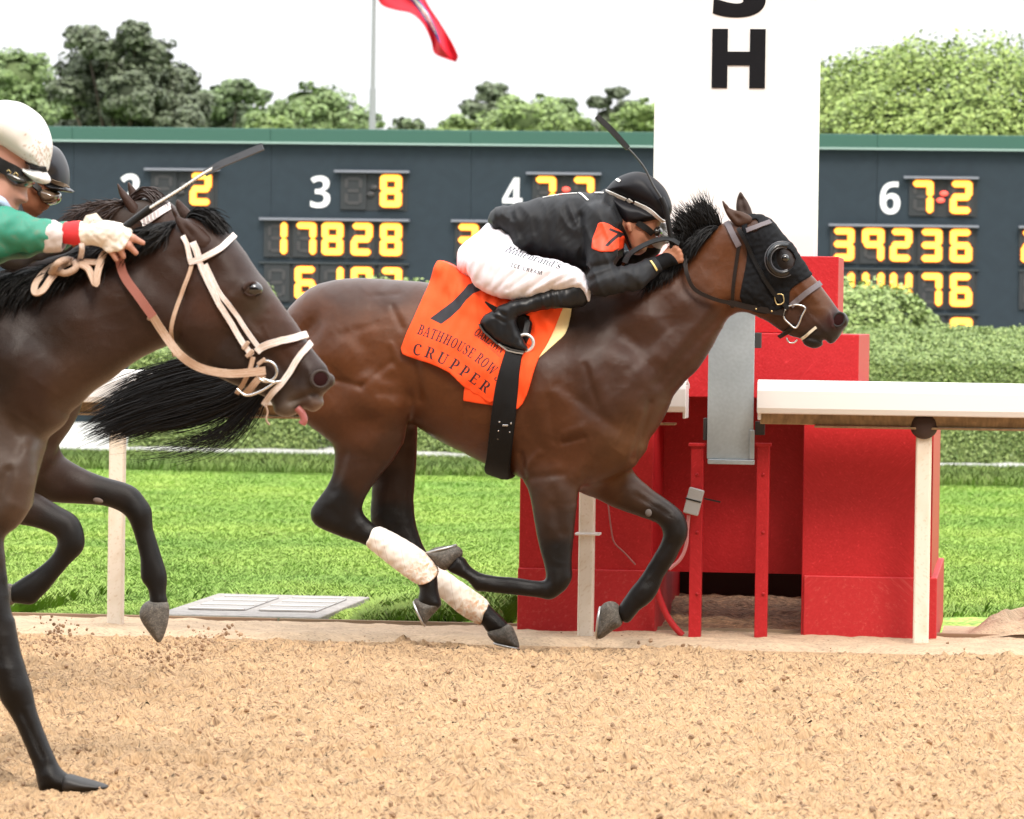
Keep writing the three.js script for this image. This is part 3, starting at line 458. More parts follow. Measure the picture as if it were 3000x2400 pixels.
function hedge(label, xl, xr, z, depth, h, n, colA, colB, rise = 0.1) {
  const x0 = P(xl, 1300, z).x, x1 = P(xr, 1300, z).x, o = thing('hedge', label, 'hedge', V((x0 + x1) / 2, 0, z - depth / 2), 'clipped hedges before the tote board'), pts = [];
  const topY = (x, zz) => h + 0.05 * fbm(x * 2, zz * 2, 2) + rise * (z - zz) / depth;
  for (let i = 0; i < n; i++) { const u = rnd(), x = rr(x0, x1), t = rnd(); let p;
    if (u < 0.5) { const zz = z - t * depth; p = [x, topY(x, zz) + rr(-0.06, 0.03), zz, 0, 1, 0.2]; } else if (u < 0.88) p = [x, rr(0.03, topY(x, z)), z + 0.03 * noise2(x * 5, i) - Math.abs(rr(0, 0.07)), 0, 0.2, 1]; else { const s = rnd() < 0.5 ? 0 : 1; p = [s ? x1 : x0, rr(0.03, h), z - t * depth, s ? 1 : -1, 0.2, 0]; }
    pts.push(p); }
  part(o, 'foliage', leafCloud(pts, 0.036, leafCol(colA, colB, 0.2)), leafMat);
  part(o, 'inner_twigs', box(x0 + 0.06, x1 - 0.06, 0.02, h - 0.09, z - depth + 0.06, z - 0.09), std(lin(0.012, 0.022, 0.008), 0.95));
}
function mound(label, cx, zc, rx, rz, h, n, colA, colB, size = 0.06, pw = 3.4, lump = 1) {
  const c = P(cx, 900, zc), o = thing('shrub', label, 'shrub', V(c.x, 0, zc), 'rounded shrubs before the tote board'), pts = [];
  const rad = (th, ph) => 1 + lump * (0.05 * noise3(Math.cos(th) * 2 + cx, Math.sin(th) * 2, ph * 3) + 0.035 * noise3(Math.cos(th) * 7, Math.sin(th) * 7 + cx, ph * 9) + 0.02 * (lump > 1 ? noise3(Math.cos(th) * 20, Math.sin(th) * 20, ph * 22) : 0));
  for (let i = 0; i < n; i++) { const th = rr(0, 6.283), v = rnd(), k = rad(th, v) - Math.abs(rr(0, 0.09)), sy = Math.pow(v, 0.8), cr = Math.pow(1 - sy ** pw, 0.42); pts.push([c.x + Math.cos(th) * cr * rx * k, Math.max(0.03, sy * h * k), zc + Math.sin(th) * cr * rz * k, Math.cos(th) * cr, sy + 0.2, Math.sin(th) * cr]); }
  part(o, 'foliage', leafCloud(pts, size, leafCol(colA, colB)), leafMat);
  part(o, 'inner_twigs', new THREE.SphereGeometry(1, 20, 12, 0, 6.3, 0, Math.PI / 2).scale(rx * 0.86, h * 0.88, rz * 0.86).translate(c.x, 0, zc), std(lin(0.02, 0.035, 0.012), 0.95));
}
const HG = [0.30, 0.39, 0.12], LG = [0.33, 0.42, 0.15], MG = [0.22, 0.32, 0.085], DG = [0.11, 0.18, 0.042];
hedge('low clipped hedge seen below the flying black tail', 375, 925, -26.2, 2.4, 1.04, 50000, HG, DG); hedge('low clipped hedge seen between the bay horse legs', 1190, 1700, -26.2, 2.4, 1.04, 45000, HG, DG); hedge('low clipped hedge right of the finish post', 2440, 3600, -26.2, 3.4, 1.05, 170000, HG, DG, 0.36);
mound('rounded light green shrub beside the dark horse muzzle', 700, -30, 0.62, 0.9, 1.86, 12000, LG, MG); mound('wide flat-topped shrub rising behind the bay horse rump', 1150, -30, 1.25, 1.0, 1.85, 20000, LG, MG); mound('rounded light green shrub in front of the tote board at right', 2500, -30.2, 1.02, 0.9, 1.92, 30000, LG, MG, 0.06, 5);
// trees: trunk with limbs, crown of leaf clumps
function tree(name, label, cx, topY, botY, wpx, z, { a, b, blobs, n: n0 = 9000, leaf: leaf0 = 0.26, seedX = 0, airy = 0.25 }) {
  const s = 1 / ppmAt(z), c = P(cx, topY, z), yt = c.y, yb = P(cx, botY, z).y, o = thing(name, label, 'tree', V(c.x, 0, z), 'trees beyond the tote board'), w = wpx * s, n = n0 * 3.6, leaf = leaf0 * 0.85;
  const list = blobs.map(([u, v, r, q]) => [c.x + u * w, yb + (yt - yb) * v, z + rr(-0.3, 0.3) * w, r * w, (q ?? 0.8) * r * w]), pts = [];
  const tot = list.reduce((t, q) => t + q[3] * q[3], 0);
  for (const [x, y, zz, r, ry] of list) { const sub = []; for (let k = 0; k < 60; k++) { const d = V(rr(-1, 1), rr(-0.8, 1), rr(-1, 1)).normalize().multiplyScalar(rr(0.55, 1)); sub.push([d.x, d.y, d.z, 0.12 + 0.34 * rnd() ** 1.5]); }
    for (let i = 0; i < n * r * r / tot; i++) { const q = sub[Math.floor(rnd() * sub.length)], d = V(rr(-1, 1), rr(-1, 1), rr(-1, 1)); if (d.lengthSq() > 1) d.normalize(); d.multiplyScalar(q[3]); const X = q[0] + d.x, Y = q[1] + d.y * 0.7, Z = q[2] + d.z; pts.push([x + X * r, y + Y * ry, zz + Z * r, X, Y + 0.4, Z]); } }
  part(o, 'crown', leafCloud(pts, leaf, p => leafCol(a, b, 0.35)(), 1.4), leafMat);
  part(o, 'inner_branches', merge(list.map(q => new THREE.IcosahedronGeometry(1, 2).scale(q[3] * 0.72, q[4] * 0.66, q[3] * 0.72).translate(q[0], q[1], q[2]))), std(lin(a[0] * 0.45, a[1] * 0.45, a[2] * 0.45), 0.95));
  const bark = std(lin(0.09, 0.07, 0.055), 0.9), limbs = []; const low = Math.max(1.5, yb * 0.7);
  limbs.push(taperTube([V(c.x, -0.2, z), V(c.x + 0.02 * w, low * 0.5, z), V(c.x, low, z), V(c.x, (low + yt) / 2, z)], 0.035 * w + 0.08, 0.02 * w, 14, 8));
  list.forEach(q => limbs.push(taperTube([V(c.x, low * 0.8, z), V((c.x + q[0]) / 2, (low + q[1]) / 2, (z + q[2]) / 2), V(q[0], q[1], q[2])], 0.018 * w + 0.03, 0.02, 10, 6)));
  part(o, 'trunk', merge(limbs), bark);
}
const G1 = [0.23, 0.32, 0.12], G2 = [0.15, 0.225, 0.08], PD = [0.09, 0.115, 0.065], PG = [0.14, 0.17, 0.10], YG = [0.2, 0.29, 0.07], GG = [0.14, 0.185, 0.10];
const roundB = [[0, 0.75, 0.3], [-0.25, 0.55, 0.3], [0.26, 0.55, 0.29], [0, 0.4, 0.36], [-0.38, 0.25, 0.24], [0.38, 0.25, 0.24], [0.12, 0.15, 0.34], [-0.15, 0.12, 0.34]];
tree('leafy_tree', 'light green broadleaf tree at the far left edge', 60, 130, 560, 400, -130, { a: G1, b: G2, blobs: roundB, n: 15000, leaf: 0.22 });
tree('pine_tree', 'tall dark grey-green pine with two ragged tops', 375, 82, 560, 470, -120, { a: PD, b: PG, n: 24000, leaf: 0.2, blobs: [[-0.24, 0.93, 0.13, 0.6], [0.1, 0.94, 0.11, 0.9], [-0.1, 0.86, 0.14, 0.6], [0.16, 0.82, 0.15], [-0.3, 0.76, 0.16], [-0.05, 0.72, 0.18], [0.24, 0.68, 0.16], [-0.36, 0.6, 0.14, 0.6], [0.08, 0.58, 0.22], [-0.2, 0.5, 0.24], [0.32, 0.5, 0.2], [0, 0.34, 0.3], [0.4, 0.38, 0.17], [-0.34, 0.3, 0.24], [0.3, 0.2, 0.28], [-0.05, 0.1, 0.3]] });
tree('leafy_tree', 'hazy green tree leaning right of the dark pine', 650, 225, 520, 290, -150, { a: GG, b: G2, n: 12000, leaf: 0.24, blobs: [[0.2, 0.85, 0.2, 0.6], [0.38, 0.8, 0.13, 0.6], [-0.1, 0.72, 0.22], [0.1, 0.6, 0.22], [-0.3, 0.5, 0.22], [0.28, 0.5, 0.18], [0, 0.3, 0.36], [-0.3, 0.2, 0.26], [0.2, 0.12, 0.3]] });
tree('leafy_tree', 'low light green tree left of the flagpole', 930, 280, 520, 380, -140, { a: G1, b: G2, blobs: roundB, n: 13000, leaf: 0.22 });
tree('leafy_tree', 'small grey-green tree right of the flagpole foot', 1195, 334, 520, 160, -150, { a: PG, b: G2, blobs: roundB, n: 6000, leaf: 0.22 });
tree('leafy_tree', 'narrow grey-green tree left of the jockey whip', 1440, 240, 520, 200, -145, { a: GG, b: PG, n: 11000, leaf: 0.22, blobs: [[0, 0.88, 0.22, 0.7], [0.18, 0.75, 0.2], [-0.2, 0.7, 0.22, 0.6], [0.05, 0.6, 0.28], [0.3, 0.5, 0.2], [-0.15, 0.42, 0.3], [0.1, 0.25, 0.36], [-0.3, 0.2, 0.3]] });
tree('leafy_tree', 'low yellow-green bushy tree below the narrow one', 1335, 330, 520, 170, -138, { a: YG, b: G1, blobs: roundB, n: 7000, leaf: 0.2 });
tree('leafy_tree', 'pale hazy tree behind the raised whip', 1640, 262, 520, 190, -160, { a: GG, b: G1, blobs: roundB, n: 8000, leaf: 0.24 });
tree('leafy_tree', 'ragged dark green tree just left of the white post', 1800, 246, 520, 190, -150, { a: PG, b: PD, n: 8000, leaf: 0.24, blobs: [[0.05, 0.9, 0.17, 0.5], [-0.25, 0.8, 0.18, 0.5], [0.25, 0.75, 0.18, 0.5], [0, 0.6, 0.28], [-0.2, 0.45, 0.26], [0.2, 0.4, 0.3], [0, 0.2, 0.4]] });
tree('leafy_tree', 'bright yellow-green tree touching the white post', 1890, 282, 520, 230, -135, { a: YG, b: G1, blobs: roundB, n: 9000, leaf: 0.2 });
tree('leafy_tree', 'low green tree filling the gap behind the jockey', 1560, 305, 520, 330, -138, { a: G1, b: YG, blobs: roundB, n: 9000, leaf: 0.2 });
tree('leafy_tree', 'low bright tree at the foot of the hazy tree', 790, 338, 520, 200, -130, { a: YG, b: G1, blobs: roundB, n: 7000, leaf: 0.2 });
{ // huge clipped evergreen at top right
  const z = -50; mound('huge clipped evergreen above the tote board at top right', 2790, z, 4.3, 3.2, P(2790, 135, z).y, 170000, [0.30, 0.39, 0.10], [0.19, 0.28, 0.06], 0.085, 3.8, 0.75); }


// ---------- horses ----------
const Z7 = 0.75, ZL = 6.66, Z3 = 3.6, PP7 = ppmAt(Z7), PPL = ppmAt(ZL), PP3 = ppmAt(Z3);
const coatBump = dataTex(512, (u, v) => [0.5 + 0.22 * tileNoise(u, v, 90) + 0.2 * tileNoise(u, v, 30, 3)]);
coatBump.repeat.set(5, 9);
const coatMat = (rough, o = {}) => phy(0xffffff, rough, { vertexColors: true, bumpMap: coatBump, bumpScale: 0.0009, specularIntensity: 0.46, ...o });
const hairMat = phy(lin(0.006, 0.0052, 0.005), 0.4, { specularIntensity: 0.35 });
const manMat = phy(lin(0.006, 0.0052, 0.005), 0.42, { specularIntensity: 0.35 });
const hoofTex = dataTex(256, (u, v) => { const m = 0.33 + 0.07 * tileNoise(u * 0.4, v, 60) + 0.06 * tileNoise(u, v, 9, 3) + Math.max(0, tileNoise(u, v, 40, 5) - 0.45) * 0.5; return [m, m * 0.94, m * 0.86]; }, true); hoofTex.repeat.set(6, 6);
const hoofMat = phy(0xffffff, 0.55, { map: hoofTex, bumpMap: coatBump, bumpScale: 0.002 });
const shoeMat = std(lin(0.55, 0.55, 0.55), 0.38, { metalness: 0.9 });
// pigment: blend of colours given at points of the coat
function pigment(points, map, S, gain = 0.6, mottle = 0.14) {
  const c = points.map(p => [...map(p), p[2], (p[3] ?? 1)]);
  return (x, y, z) => {
    const [u, v] = toPx(x, y, z); let w = 0, r = 0, g = 0, b = 0;
    for (const p of c) { const q = p[3] / ((u - p[0]) ** 2 + (v - p[1]) ** 2 + 300 * S * S) ** 2; w += q; r += q * p[2][0]; g += q * p[2][1]; b += q * p[2][2]; }
    const n = gain + gain * mottle * (noise3(x * 9, y * 9, z * 9) * 0.6 + noise3(x * 45, y * 60, z * 45) * 0.55);
    return [r / w * n, g / w * n, b / w * n];
  };
}
const BAY = [0.125, 0.043, 0.016], BAYD = [0.060, 0.026, 0.016], BAYM = [0.092, 0.033, 0.014], BLK = [0.0085, 0.007, 0.0065], TAN = [0.115, 0.05, 0.022];

// outline of the leading horse, traced in photograph coordinates: body, neck and head, then each leg
const torso7 = [[2123, 653], [2105, 663], [2060, 702], [1980, 772], [1880, 818], [1750, 852], [1640, 872], [1520, 888], [1400, 876], [1320, 848], [1264, 830], [1126, 818], [1017, 816], [950, 828], [909, 845], [870, 878], [840, 915], [826, 970], [830, 1040], [850, 1130], [920, 1210], [1040, 1240], [1150, 1225], [1206, 1240], [1278, 1287], [1351, 1323], [1416, 1356], [1490, 1383], [1537, 1403], [1620, 1424], [1698, 1430], [1770, 1408], [1850, 1373], [1876, 1345], [1892, 1320], [1903, 1288], [1930, 1250], [1955, 1205], [1973, 1161], [2010, 1115], [2039, 1088], [2063, 1055], [2088, 1015], [2123, 949], [2150, 920],
  [2178, 914], [2206, 921], [2248, 942], [2283, 966], [2318, 985], [2345, 992], [2359, 1012], [2387, 1021], [2408, 1013], [2418, 1000], [2436, 1007], [2457, 990], [2471, 966], [2486, 942], [2478, 923], [2457, 909], [2436, 879], [2401, 832], [2371, 797], [2349, 764], [2321, 720], [2300, 700], [2276, 667], [2248, 640], [2203, 630], [2160, 640]];
const torsoSk = [[900, 960, 80, 110], [1000, 1000, 150, 165], [1150, 1030, 190, 178], [1300, 1060, 205, 190], [1450, 1090, 225, 196], [1600, 1110, 235, 186], [1720, 1110, 215, 162], [1830, 1100, 175, 132], [1700, 900, 120, 60], [1560, 910, 120, 90], [1900, 960, 130, 92], [1980, 900, 120, 72], [2050, 830, 100, 60], [2100, 760, 85, 52],
  [2170, 740, 66, 55], [2215, 830, 74, 62], [2265, 720, 52, 68], [2290, 770, 55, 66], [2330, 860, 52, 46], [2390, 915, 46, 38], [2440, 955, 44, 40], [2380, 985, 34, 32]];
const hindNear = [[1080, 912], [1138, 926], [1166, 972], [1188, 1030], [1207, 1088], [1218, 1140], [1213, 1178], [1191, 1236], [1177, 1301], [1148, 1352], [1090, 1425], [1066, 1468], [1061, 1497], [1080, 1524], [1112, 1546], [1206, 1597], [1260, 1638], [1278, 1678], [1284, 1730], [1292, 1772], [1262, 1790], [1226, 1766], [1230, 1722], [1200, 1692], [1140, 1645], [1083, 1602], [981, 1566], [922, 1536], [911, 1497], [930, 1466], [967, 1410], [981, 1352], [974, 1303], [930, 1265], [880, 1220], [848, 1120], [890, 1000], [980, 930]];
const hindNearSk = [[1030, 1040, 120, 100, -0.005], [1100, 1000, 70, 72, 0.012], [1150, 1060, 60, 70, 0.016], [1100, 1150, 95, 90, 0.01], [960, 1120, 80, 70], [1100, 1280, 78, 58], [1060, 1370, 62, 44], [1000, 1450, 52, 36], [960, 1510, 38, 34], [1060, 1550, 34, 28], [1150, 1610, 36, 32], [1230, 1670, 36, 33], [1256, 1740, 28, 30]];
const hindFar = [[1225, 1180], [1222, 1243], [1220, 1352], [1213, 1425], [1212, 1483], [1220, 1545], [1245, 1610], [1282, 1660], [1351, 1712], [1423, 1763], [1450, 1790], [1490, 1832], [1475, 1856], [1432, 1854], [1412, 1830], [1390, 1815], [1351, 1796], [1285, 1738], [1215, 1680], [1130, 1600], [1094, 1545], [1086, 1500], [1090, 1432], [1085, 1350], [1050, 1250], [1100, 1130]];
const hindFarSk = [[1140, 1200, 75, 70, 0.02], [1150, 1300, 66, 52], [1150, 1400, 58, 42], [1150, 1500, 50, 36], [1180, 1580, 44, 34], [1260, 1670, 34, 28], [1350, 1755, 36, 30], [1410, 1795, 34, 32], [1455, 1835, 26, 30]];
const foreNear = [[1560, 1230], [1650, 1240], [1700, 1330], [1694, 1422], [1689, 1483], [1681, 1564], [1675, 1645], [1676, 1690], [1664, 1718], [1640, 1742], [1612, 1757], [1575, 1750], [1511, 1743], [1423, 1734], [1394, 1730], [1372, 1704], [1345, 1688], [1310, 1668], [1335, 1628], [1360, 1636], [1380, 1662], [1423, 1684], [1500, 1692], [1582, 1702], [1600, 1688], [1592, 1645], [1572, 1564], [1555, 1462], [1535, 1400], [1510, 1310]];
const foreNearSk = [[1610, 1300, 85, 60, -0.03], [1615, 1420, 72, 52], [1625, 1520, 54, 42], [1635, 1620, 40, 36], [1635, 1705, 36, 36], [1570, 1724, 25, 26], [1470, 1712, 24, 22], [1390, 1696, 30, 28], [1340, 1652, 24, 28]];
const foreFar = [[1700, 1280], [1800, 1270], [1850, 1373], [1896, 1422], [1957, 1468], [1998, 1503], [2014, 1539], [2012, 1576], [1994, 1608], [1978, 1641], [1945, 1690], [1927, 1734], [1907, 1763], [1872, 1789], [1838, 1826], [1806, 1800], [1818, 1770], [1846, 1728], [1880, 1686], [1917, 1625], [1937, 1588], [1943, 1564], [1930, 1537], [1896, 1521], [1815, 1493], [1754, 1464], [1698, 1438], [1640, 1390]];
const foreFarSk = [[1750, 1370, 70, 60, 0.03], [1830, 1440, 55, 46], [1900, 1480, 42, 38], [1975, 1545, 38, 36], [1960, 1610, 30, 28], [1905, 1690, 25, 22], [1880, 1745, 30, 28], [1836, 1790, 24, 28]];
const hooves7 = [
  { pts: [[1224, 1754], [1260, 1756], [1293, 1766], [1286, 1782], [1262, 1808], [1244, 1831], [1232, 1812], [1213, 1760]], c: [1252, 1785, 30, 36], dz: 0.13, shoe: [[1213, 1762], [1244, 1833]] },
  { pts: [[1427, 1853], [1460, 1838], [1494, 1830], [1512, 1860], [1521, 1890], [1517, 1899], [1480, 1892], [1448, 1882]], c: [1475, 1865, 28, 38], dz: -0.11, shoe: [[1448, 1884], [1519, 1900]] },
  { pts: [[1251, 1622], [1271, 1606], [1310, 1599], [1340, 1600], [1356, 1620], [1338, 1652], [1302, 1672], [1266, 1644]], c: [1305, 1634, 30, 40], dz: 0.12, shoe: [[1250, 1620], [1336, 1598]] },
  { pts: [[1812, 1772], [1783, 1762], [1760, 1778], [1752, 1815], [1747, 1856], [1758, 1873], [1795, 1848], [1824, 1826]], c: [1785, 1815, 30, 38], dz: -0.12, shoe: [[1759, 1778], [1748, 1866]] }];
const strokes7 = [ // muscle relief: plus stands out, minus is a furrow
  [1700, 950, 1830, 1180, 46, 0.012], [1815, 990, 1900, 1072, 30, -0.016], [1880, 930, 1990, 880, 34, 0.009], [1850, 900, 1960, 850, 26, 0.006], [1716, 1070, 1748, 1185, 10, -0.007], [1760, 1110, 1790, 1230, 22, 0.006], [1640, 1150, 1690, 1250, 44, 0.012], [1580, 1180, 1600, 1290, 26, 0.006], [1612, 1170, 1622, 1290, 12, -0.006], [1648, 1298, 1712, 1282, 8, -0.008], [1655, 1270, 1705, 1254, 13, 0.008], [1538, 1372, 1578, 1328, 12, 0.010], [1525, 1330, 1535, 1400, 9, -0.009], [1560, 1400, 1650, 1390, 12, -0.006], [1900, 1180, 1850, 1345, 9, -0.009], [1880, 1210, 1840, 1330, 16, 0.007], [1770, 1280, 1700, 1390, 26, 0.008],
  [2120, 900, 1930, 1120, 18, -0.012], [2090, 900, 1960, 1060, 22, 0.007], [2060, 800, 1960, 880, 22, -0.006], [1480, 1330, 1380, 1290, 30, -0.005],
  [1222, 1060, 1232, 1170, 14, -0.014], [1000, 985, 1100, 950, 14, -0.005], [985, 1112, 1062, 1132, 10, -0.010], [1062, 1132, 1150, 1062, 10, -0.006], [1080, 1110, 1150, 1085, 20, 0.008], [1150, 1010, 1175, 1060, 12, 0.006], [1120, 1150, 1200, 1158, 14, -0.006], [1160, 1190, 1150, 1230, 22, 0.008], [930, 1090, 1000, 1230, 34, 0.006], [1130, 862, 1180, 920, 22, 0.008], [1080, 868, 1160, 862, 8, -0.005], [1150, 900, 1180, 960, 10, -0.007], [1200, 1190, 1170, 1300, 10, 0.004],
  [1090, 1250, 1040, 1360, 40, 0.008], [1120, 1260, 1100, 1350, 14, -0.006], [1010, 1330, 975, 1440, 14, -0.007], [1240, 1080, 1400, 1200, 60, 0.006],
  [1320, 1090, 1300, 1200, 14, -0.003], [1370, 1130, 1350, 1250, 14, -0.003], [1550, 1090, 1540, 1240, 20, -0.004],
  [1620, 1440, 1640, 1560, 14, -0.005], [1650, 1440, 1660, 1540, 16, 0.004], [1590, 1440, 1610, 1540, 18, 0.004], [1620, 1680, 1640, 1715, 16, 0.004], [1560, 1722, 1440, 1706, 7, -0.003],
  [1930, 1480, 1980, 1520, 16, 0.004], [1860, 1450, 1960, 1510, 8, -0.004], [1950, 1600, 1890, 1690, 6, -0.003],
  [2218, 850, 2230, 810, 46, 0.010], [2262, 838, 2240, 900, 12, -0.006], [2297, 752, 2300, 758, 16, 0.008], [2330, 800, 2390, 880, 10, 0.004], [2330, 880, 2380, 930, 16, -0.006], [2300, 880, 2350, 940, 12, -0.004],
  [1640, 1130, 1800, 1250, 16, -0.007], [1590, 1150, 1600, 1260, 30, 0.007], [1700, 1060, 1660, 1160, 30, 0.007], [1900, 1040, 1830, 1170, 34, 0.006], [1960, 960, 1850, 1080, 16, -0.005], [1480, 1200, 1440, 1300, 12, -0.003], [2452, 938, 2460, 944, 12, -0.010], [2436, 918, 2440, 955, 8, 0.007], [2470, 920, 2478, 950, 8, 0.005], [2440, 962, 2466, 962, 7, 0.004], [2350, 900, 2420, 975, 5, 0.003], [2310, 830, 2350, 880, 5, 0.0025], [1560, 1250, 1400, 1240, 5, 0.002], [1730, 1290, 1690, 1400, 5, 0.003], [1880, 1150, 1800, 1300, 6, 0.003], [2360, 985, 2412, 1000, 6, -0.010], [2205, 690, 2190, 720, 18, 0.006]];
for (const s of strokes7) s[5] *= 0.95;
const strokeZ7 = s => s[0] > 2130 ? 0.08 : s[0] > 1900 ? 0.12 : s[1] > 1420 ? (s[0] > 1700 ? -0.07 : 0.18) : 0.22;
const pig7 = [[1000, 850, BAYD], [1150, 850, BAYD], [1090, 1000, BAY], [1180, 960, BAY], [950, 930, BAYM], [900, 1100, BAY], [1150, 1150, BAY], [1080, 1250, BAYM], [1300, 1150, BAY], [1400, 1250, BAY], [1450, 1340, BAYM], [1600, 1000, BAYD], [1700, 950, [0.045, 0.026, 0.019]], [1620, 1200, BAYM], [1750, 1150, BAYD], [1850, 1050, BAYD], [1650, 1330, BAYM], [1860, 1330, TAN], [1800, 1410, TAN], [1950, 1000, BAYD], [2050, 900, BAYD], [2080, 780, BAY], [2110, 860, BAY], [2170, 870, BAY], [2360, 840, BAY], [2400, 890, [0.12, 0.05, 0.024]], [2350, 930, BAYD], [2440, 990, [0.03, 0.024, 0.022]], [2470, 930, [0.035, 0.03, 0.028]], [2390, 1000, [0.018, 0.015, 0.014]], [2455, 942, [0.05, 0.006, 0.006], 0.6], [2298, 757, [0.014, 0.01, 0.009], 0.8], [2318, 740, [0.03, 0.018, 0.014], 0.5],
  [1060, 1380, [0.05, 0.022, 0.013]], [1150, 1300, [0.055, 0.023, 0.012]], [980, 1470, BLK], [930, 1510, BLK], [1050, 1550, BLK], [1240, 1700, BLK], [1150, 1420, [0.03, 0.015, 0.011]], [1150, 1520, BLK], [1300, 1700, BLK], [1450, 1830, BLK], [1620, 1450, [0.06, 0.029, 0.018]], [1640, 1540, [0.035, 0.019, 0.013]], [1640, 1620, BLK], [1630, 1720, BLK], [1480, 1715, BLK], [1350, 1660, BLK], [1770, 1430, BAYM], [1860, 1460, [0.05, 0.024, 0.014]], [1940, 1500, [0.022, 0.014, 0.011]], [1980, 1560, BLK], [1900, 1700, BLK], [1840, 1800, BLK]];

function earGeo(pts, c, z, ppm, hollow) { // a leaf-shaped ear, swollen to a thin cup
  return netMesh(makeField({ z, ppm, cell: 0.0035, parts: [{ pts, sk: c, sub: 3 }], strokes: hollow }));
}
function nostril(o, F, z, px, py, rx, ry, rot, rimMat) { // open nostril: dark hollow with a raised fleshy rim
  for (const s of [1, -1]) {
    const v = F.hitPx(px, py, z, s); if (!v) continue;
    const n = F.normal(v.x, v.y, v.z), q = new THREE.Quaternion().setFromUnitVectors(V(0, 0, 1), V(n.x * 0.6, n.y * 0.6, n.z).normalize()), rz = new THREE.Quaternion().setFromAxisAngle(V(0, 0, 1), rot * s);
    const hole = new THREE.SphereGeometry(1, 20, 14).scale(rx, ry, 0.006).applyQuaternion(rz).applyQuaternion(q).translate(v.x + n.x * 0.007, v.y + n.y * 0.007, v.z + n.z * 0.007);
    const nn = part(o, 'nostril', hole, phy(lin(0.018, 0.004, 0.004), 0.8, { specularIntensity: 0.2 }));
    part(nn, 'rim', new THREE.TorusGeometry(1, 0.2, 12, 36).scale(rx * 1.02, ry * 1.02, 0.035).applyQuaternion(rz).applyQuaternion(q).translate(v.x + n.x * 0.006, v.y + n.y * 0.006, v.z + n.z * 0.006), rimMat);
  }
}
function hoofParts(o, list, z, ppm, map, S, mat = hoofMat) {
  for (const h of list) {
    const F = makeField({ z, ppm, map, scale: S, cell: 0.005, parts: [{ pts: h.pts, sk: [[...h.c]], dz: h.dz, sub: 3 }] });
    const hoof = part(o, 'hoof', netMesh(F), mat);
    if (h.shoe) { const [a, b] = h.shoe.map(q => map(q)), A = P(...a, z + h.dz), B = P(...b, z + h.dz), n = 20, pts = [], w = h.c[3] * S / ppm * 0.82; // a racing plate: a narrow open loop along the sole
      for (let i = 0; i <= n; i++) { const th = Math.PI * (0.08 + 1.84 * i / n), q = A.clone().lerp(B, 0.5 - 0.5 * Math.cos(th)); q.z += Math.sin(th) * w; pts.push(q); }
      part(hoof, 'horseshoe', tube(pts, 0.0055, 40, 6), shoeMat); }
  }
}
const id = p => [p[0], p[1]];
function uvPlane(g, x0, x1, y0, y1, z) { // print laid flat on the side of the body: 0 to 1 across its width and height in metres
  const xm = (x0 + x1) / 2, ym = (y0 + y1) / 2, a = P(x0, ym, z).x, b = P(x1, ym, z).x, c = P(xm, y1, z).y, d = P(xm, y0, z).y, p = g.attributes.position, u = g.attributes.uv;
  for (let i = 0; i < p.count; i++) u.setXY(i, (p.getX(i) - a) / (b - a), (p.getY(i) - c) / (d - c));
  return g;
}
function canvasTex(w, h, draw) { const c = document.createElement('canvas'); c.width = w; c.height = h; const x = c.getContext('2d'); draw(x, w, h); const t = new THREE.CanvasTexture(c); t.colorSpace = THREE.SRGBColorSpace; t.magFilter = THREE.LinearFilter; t.anisotropy = 4; return t; }
function textAlong(x, str, path, size, squeeze, fit = true) { // letters set one by one along a curve
  const c = catmull(path, 20, false), L = [0]; for (let i = 1; i < c.length; i++) L.push(L[i - 1] + Math.hypot(c[i][0] - c[i - 1][0], c[i][1] - c[i - 1][1]));
  const ws = [...str].map(ch => x.measureText(ch).width * squeeze), sum = ws.reduce((a, b) => a + b, 0), gap = (L.at(-1) - sum) / Math.max(1, str.length - 1); let s = 0;
  [...str].forEach((ch, k) => { const m = s + ws[k] / 2; let i = 1; while (i < L.length - 1 && L[i] < m) i++; const f = (m - L[i - 1]) / (L[i] - L[i - 1]), px = c[i - 1][0] + (c[i][0] - c[i - 1][0]) * f, py = c[i - 1][1] + (c[i][1] - c[i - 1][1]) * f; x.save(); x.translate(px, py); x.rotate(Math.atan2(c[i][1] - c[i - 1][1], c[i][0] - c[i - 1][0])); x.scale(squeeze, 1); x.textAlign = 'center'; x.fillText(ch, 0, 0); x.restore(); s += ws[k] + gap; });
}
const weave = dataTex(256, (u, v, i, j) => [0.5 + 0.18 * ((i + j) % 4 < 2 ? 1 : -1) * ((i % 4) < 2 ? 1 : -1) + 0.25 * tileNoise(u, v, 40)]); weave.repeat.set(14, 14);
const leatherBump = dataTex(256, (u, v) => [0.5 + 0.3 * tileNoise(u, v, 40) + 0.2 * tileNoise(u, v, 90, 5)]); leatherBump.repeat.set(9, 9);
const blackLeather = phy(lin(0.007, 0.0065, 0.0065), 0.36, { specularIntensity: 0.5, bumpMap: leatherBump, bumpScale: 0.0006 });
const brownLeather = phy(lin(0.014, 0.009, 0.007), 0.42, { specularIntensity: 0.5, bumpMap: leatherBump, bumpScale: 0.0006 });
const greyRubber = std(lin(0.13, 0.11, 0.12), 0.6, { bumpMap: leatherBump, bumpScale: 0.0008 });
const steel = std(lin(0.72, 0.72, 0.72), 0.25, { metalness: 1 });
const brass = std(lin(0.75, 0.58, 0.28), 0.3, { metalness: 1 });
const blackCloth = phy(lin(0.0075, 0.008, 0.0095), 0.8, { bumpMap: weave, bumpScale: 0.0006, specularIntensity: 0.3 });
const eyeMat = phy(lin(0.006, 0.004, 0.003), 0.06, { clearcoat: 1 });

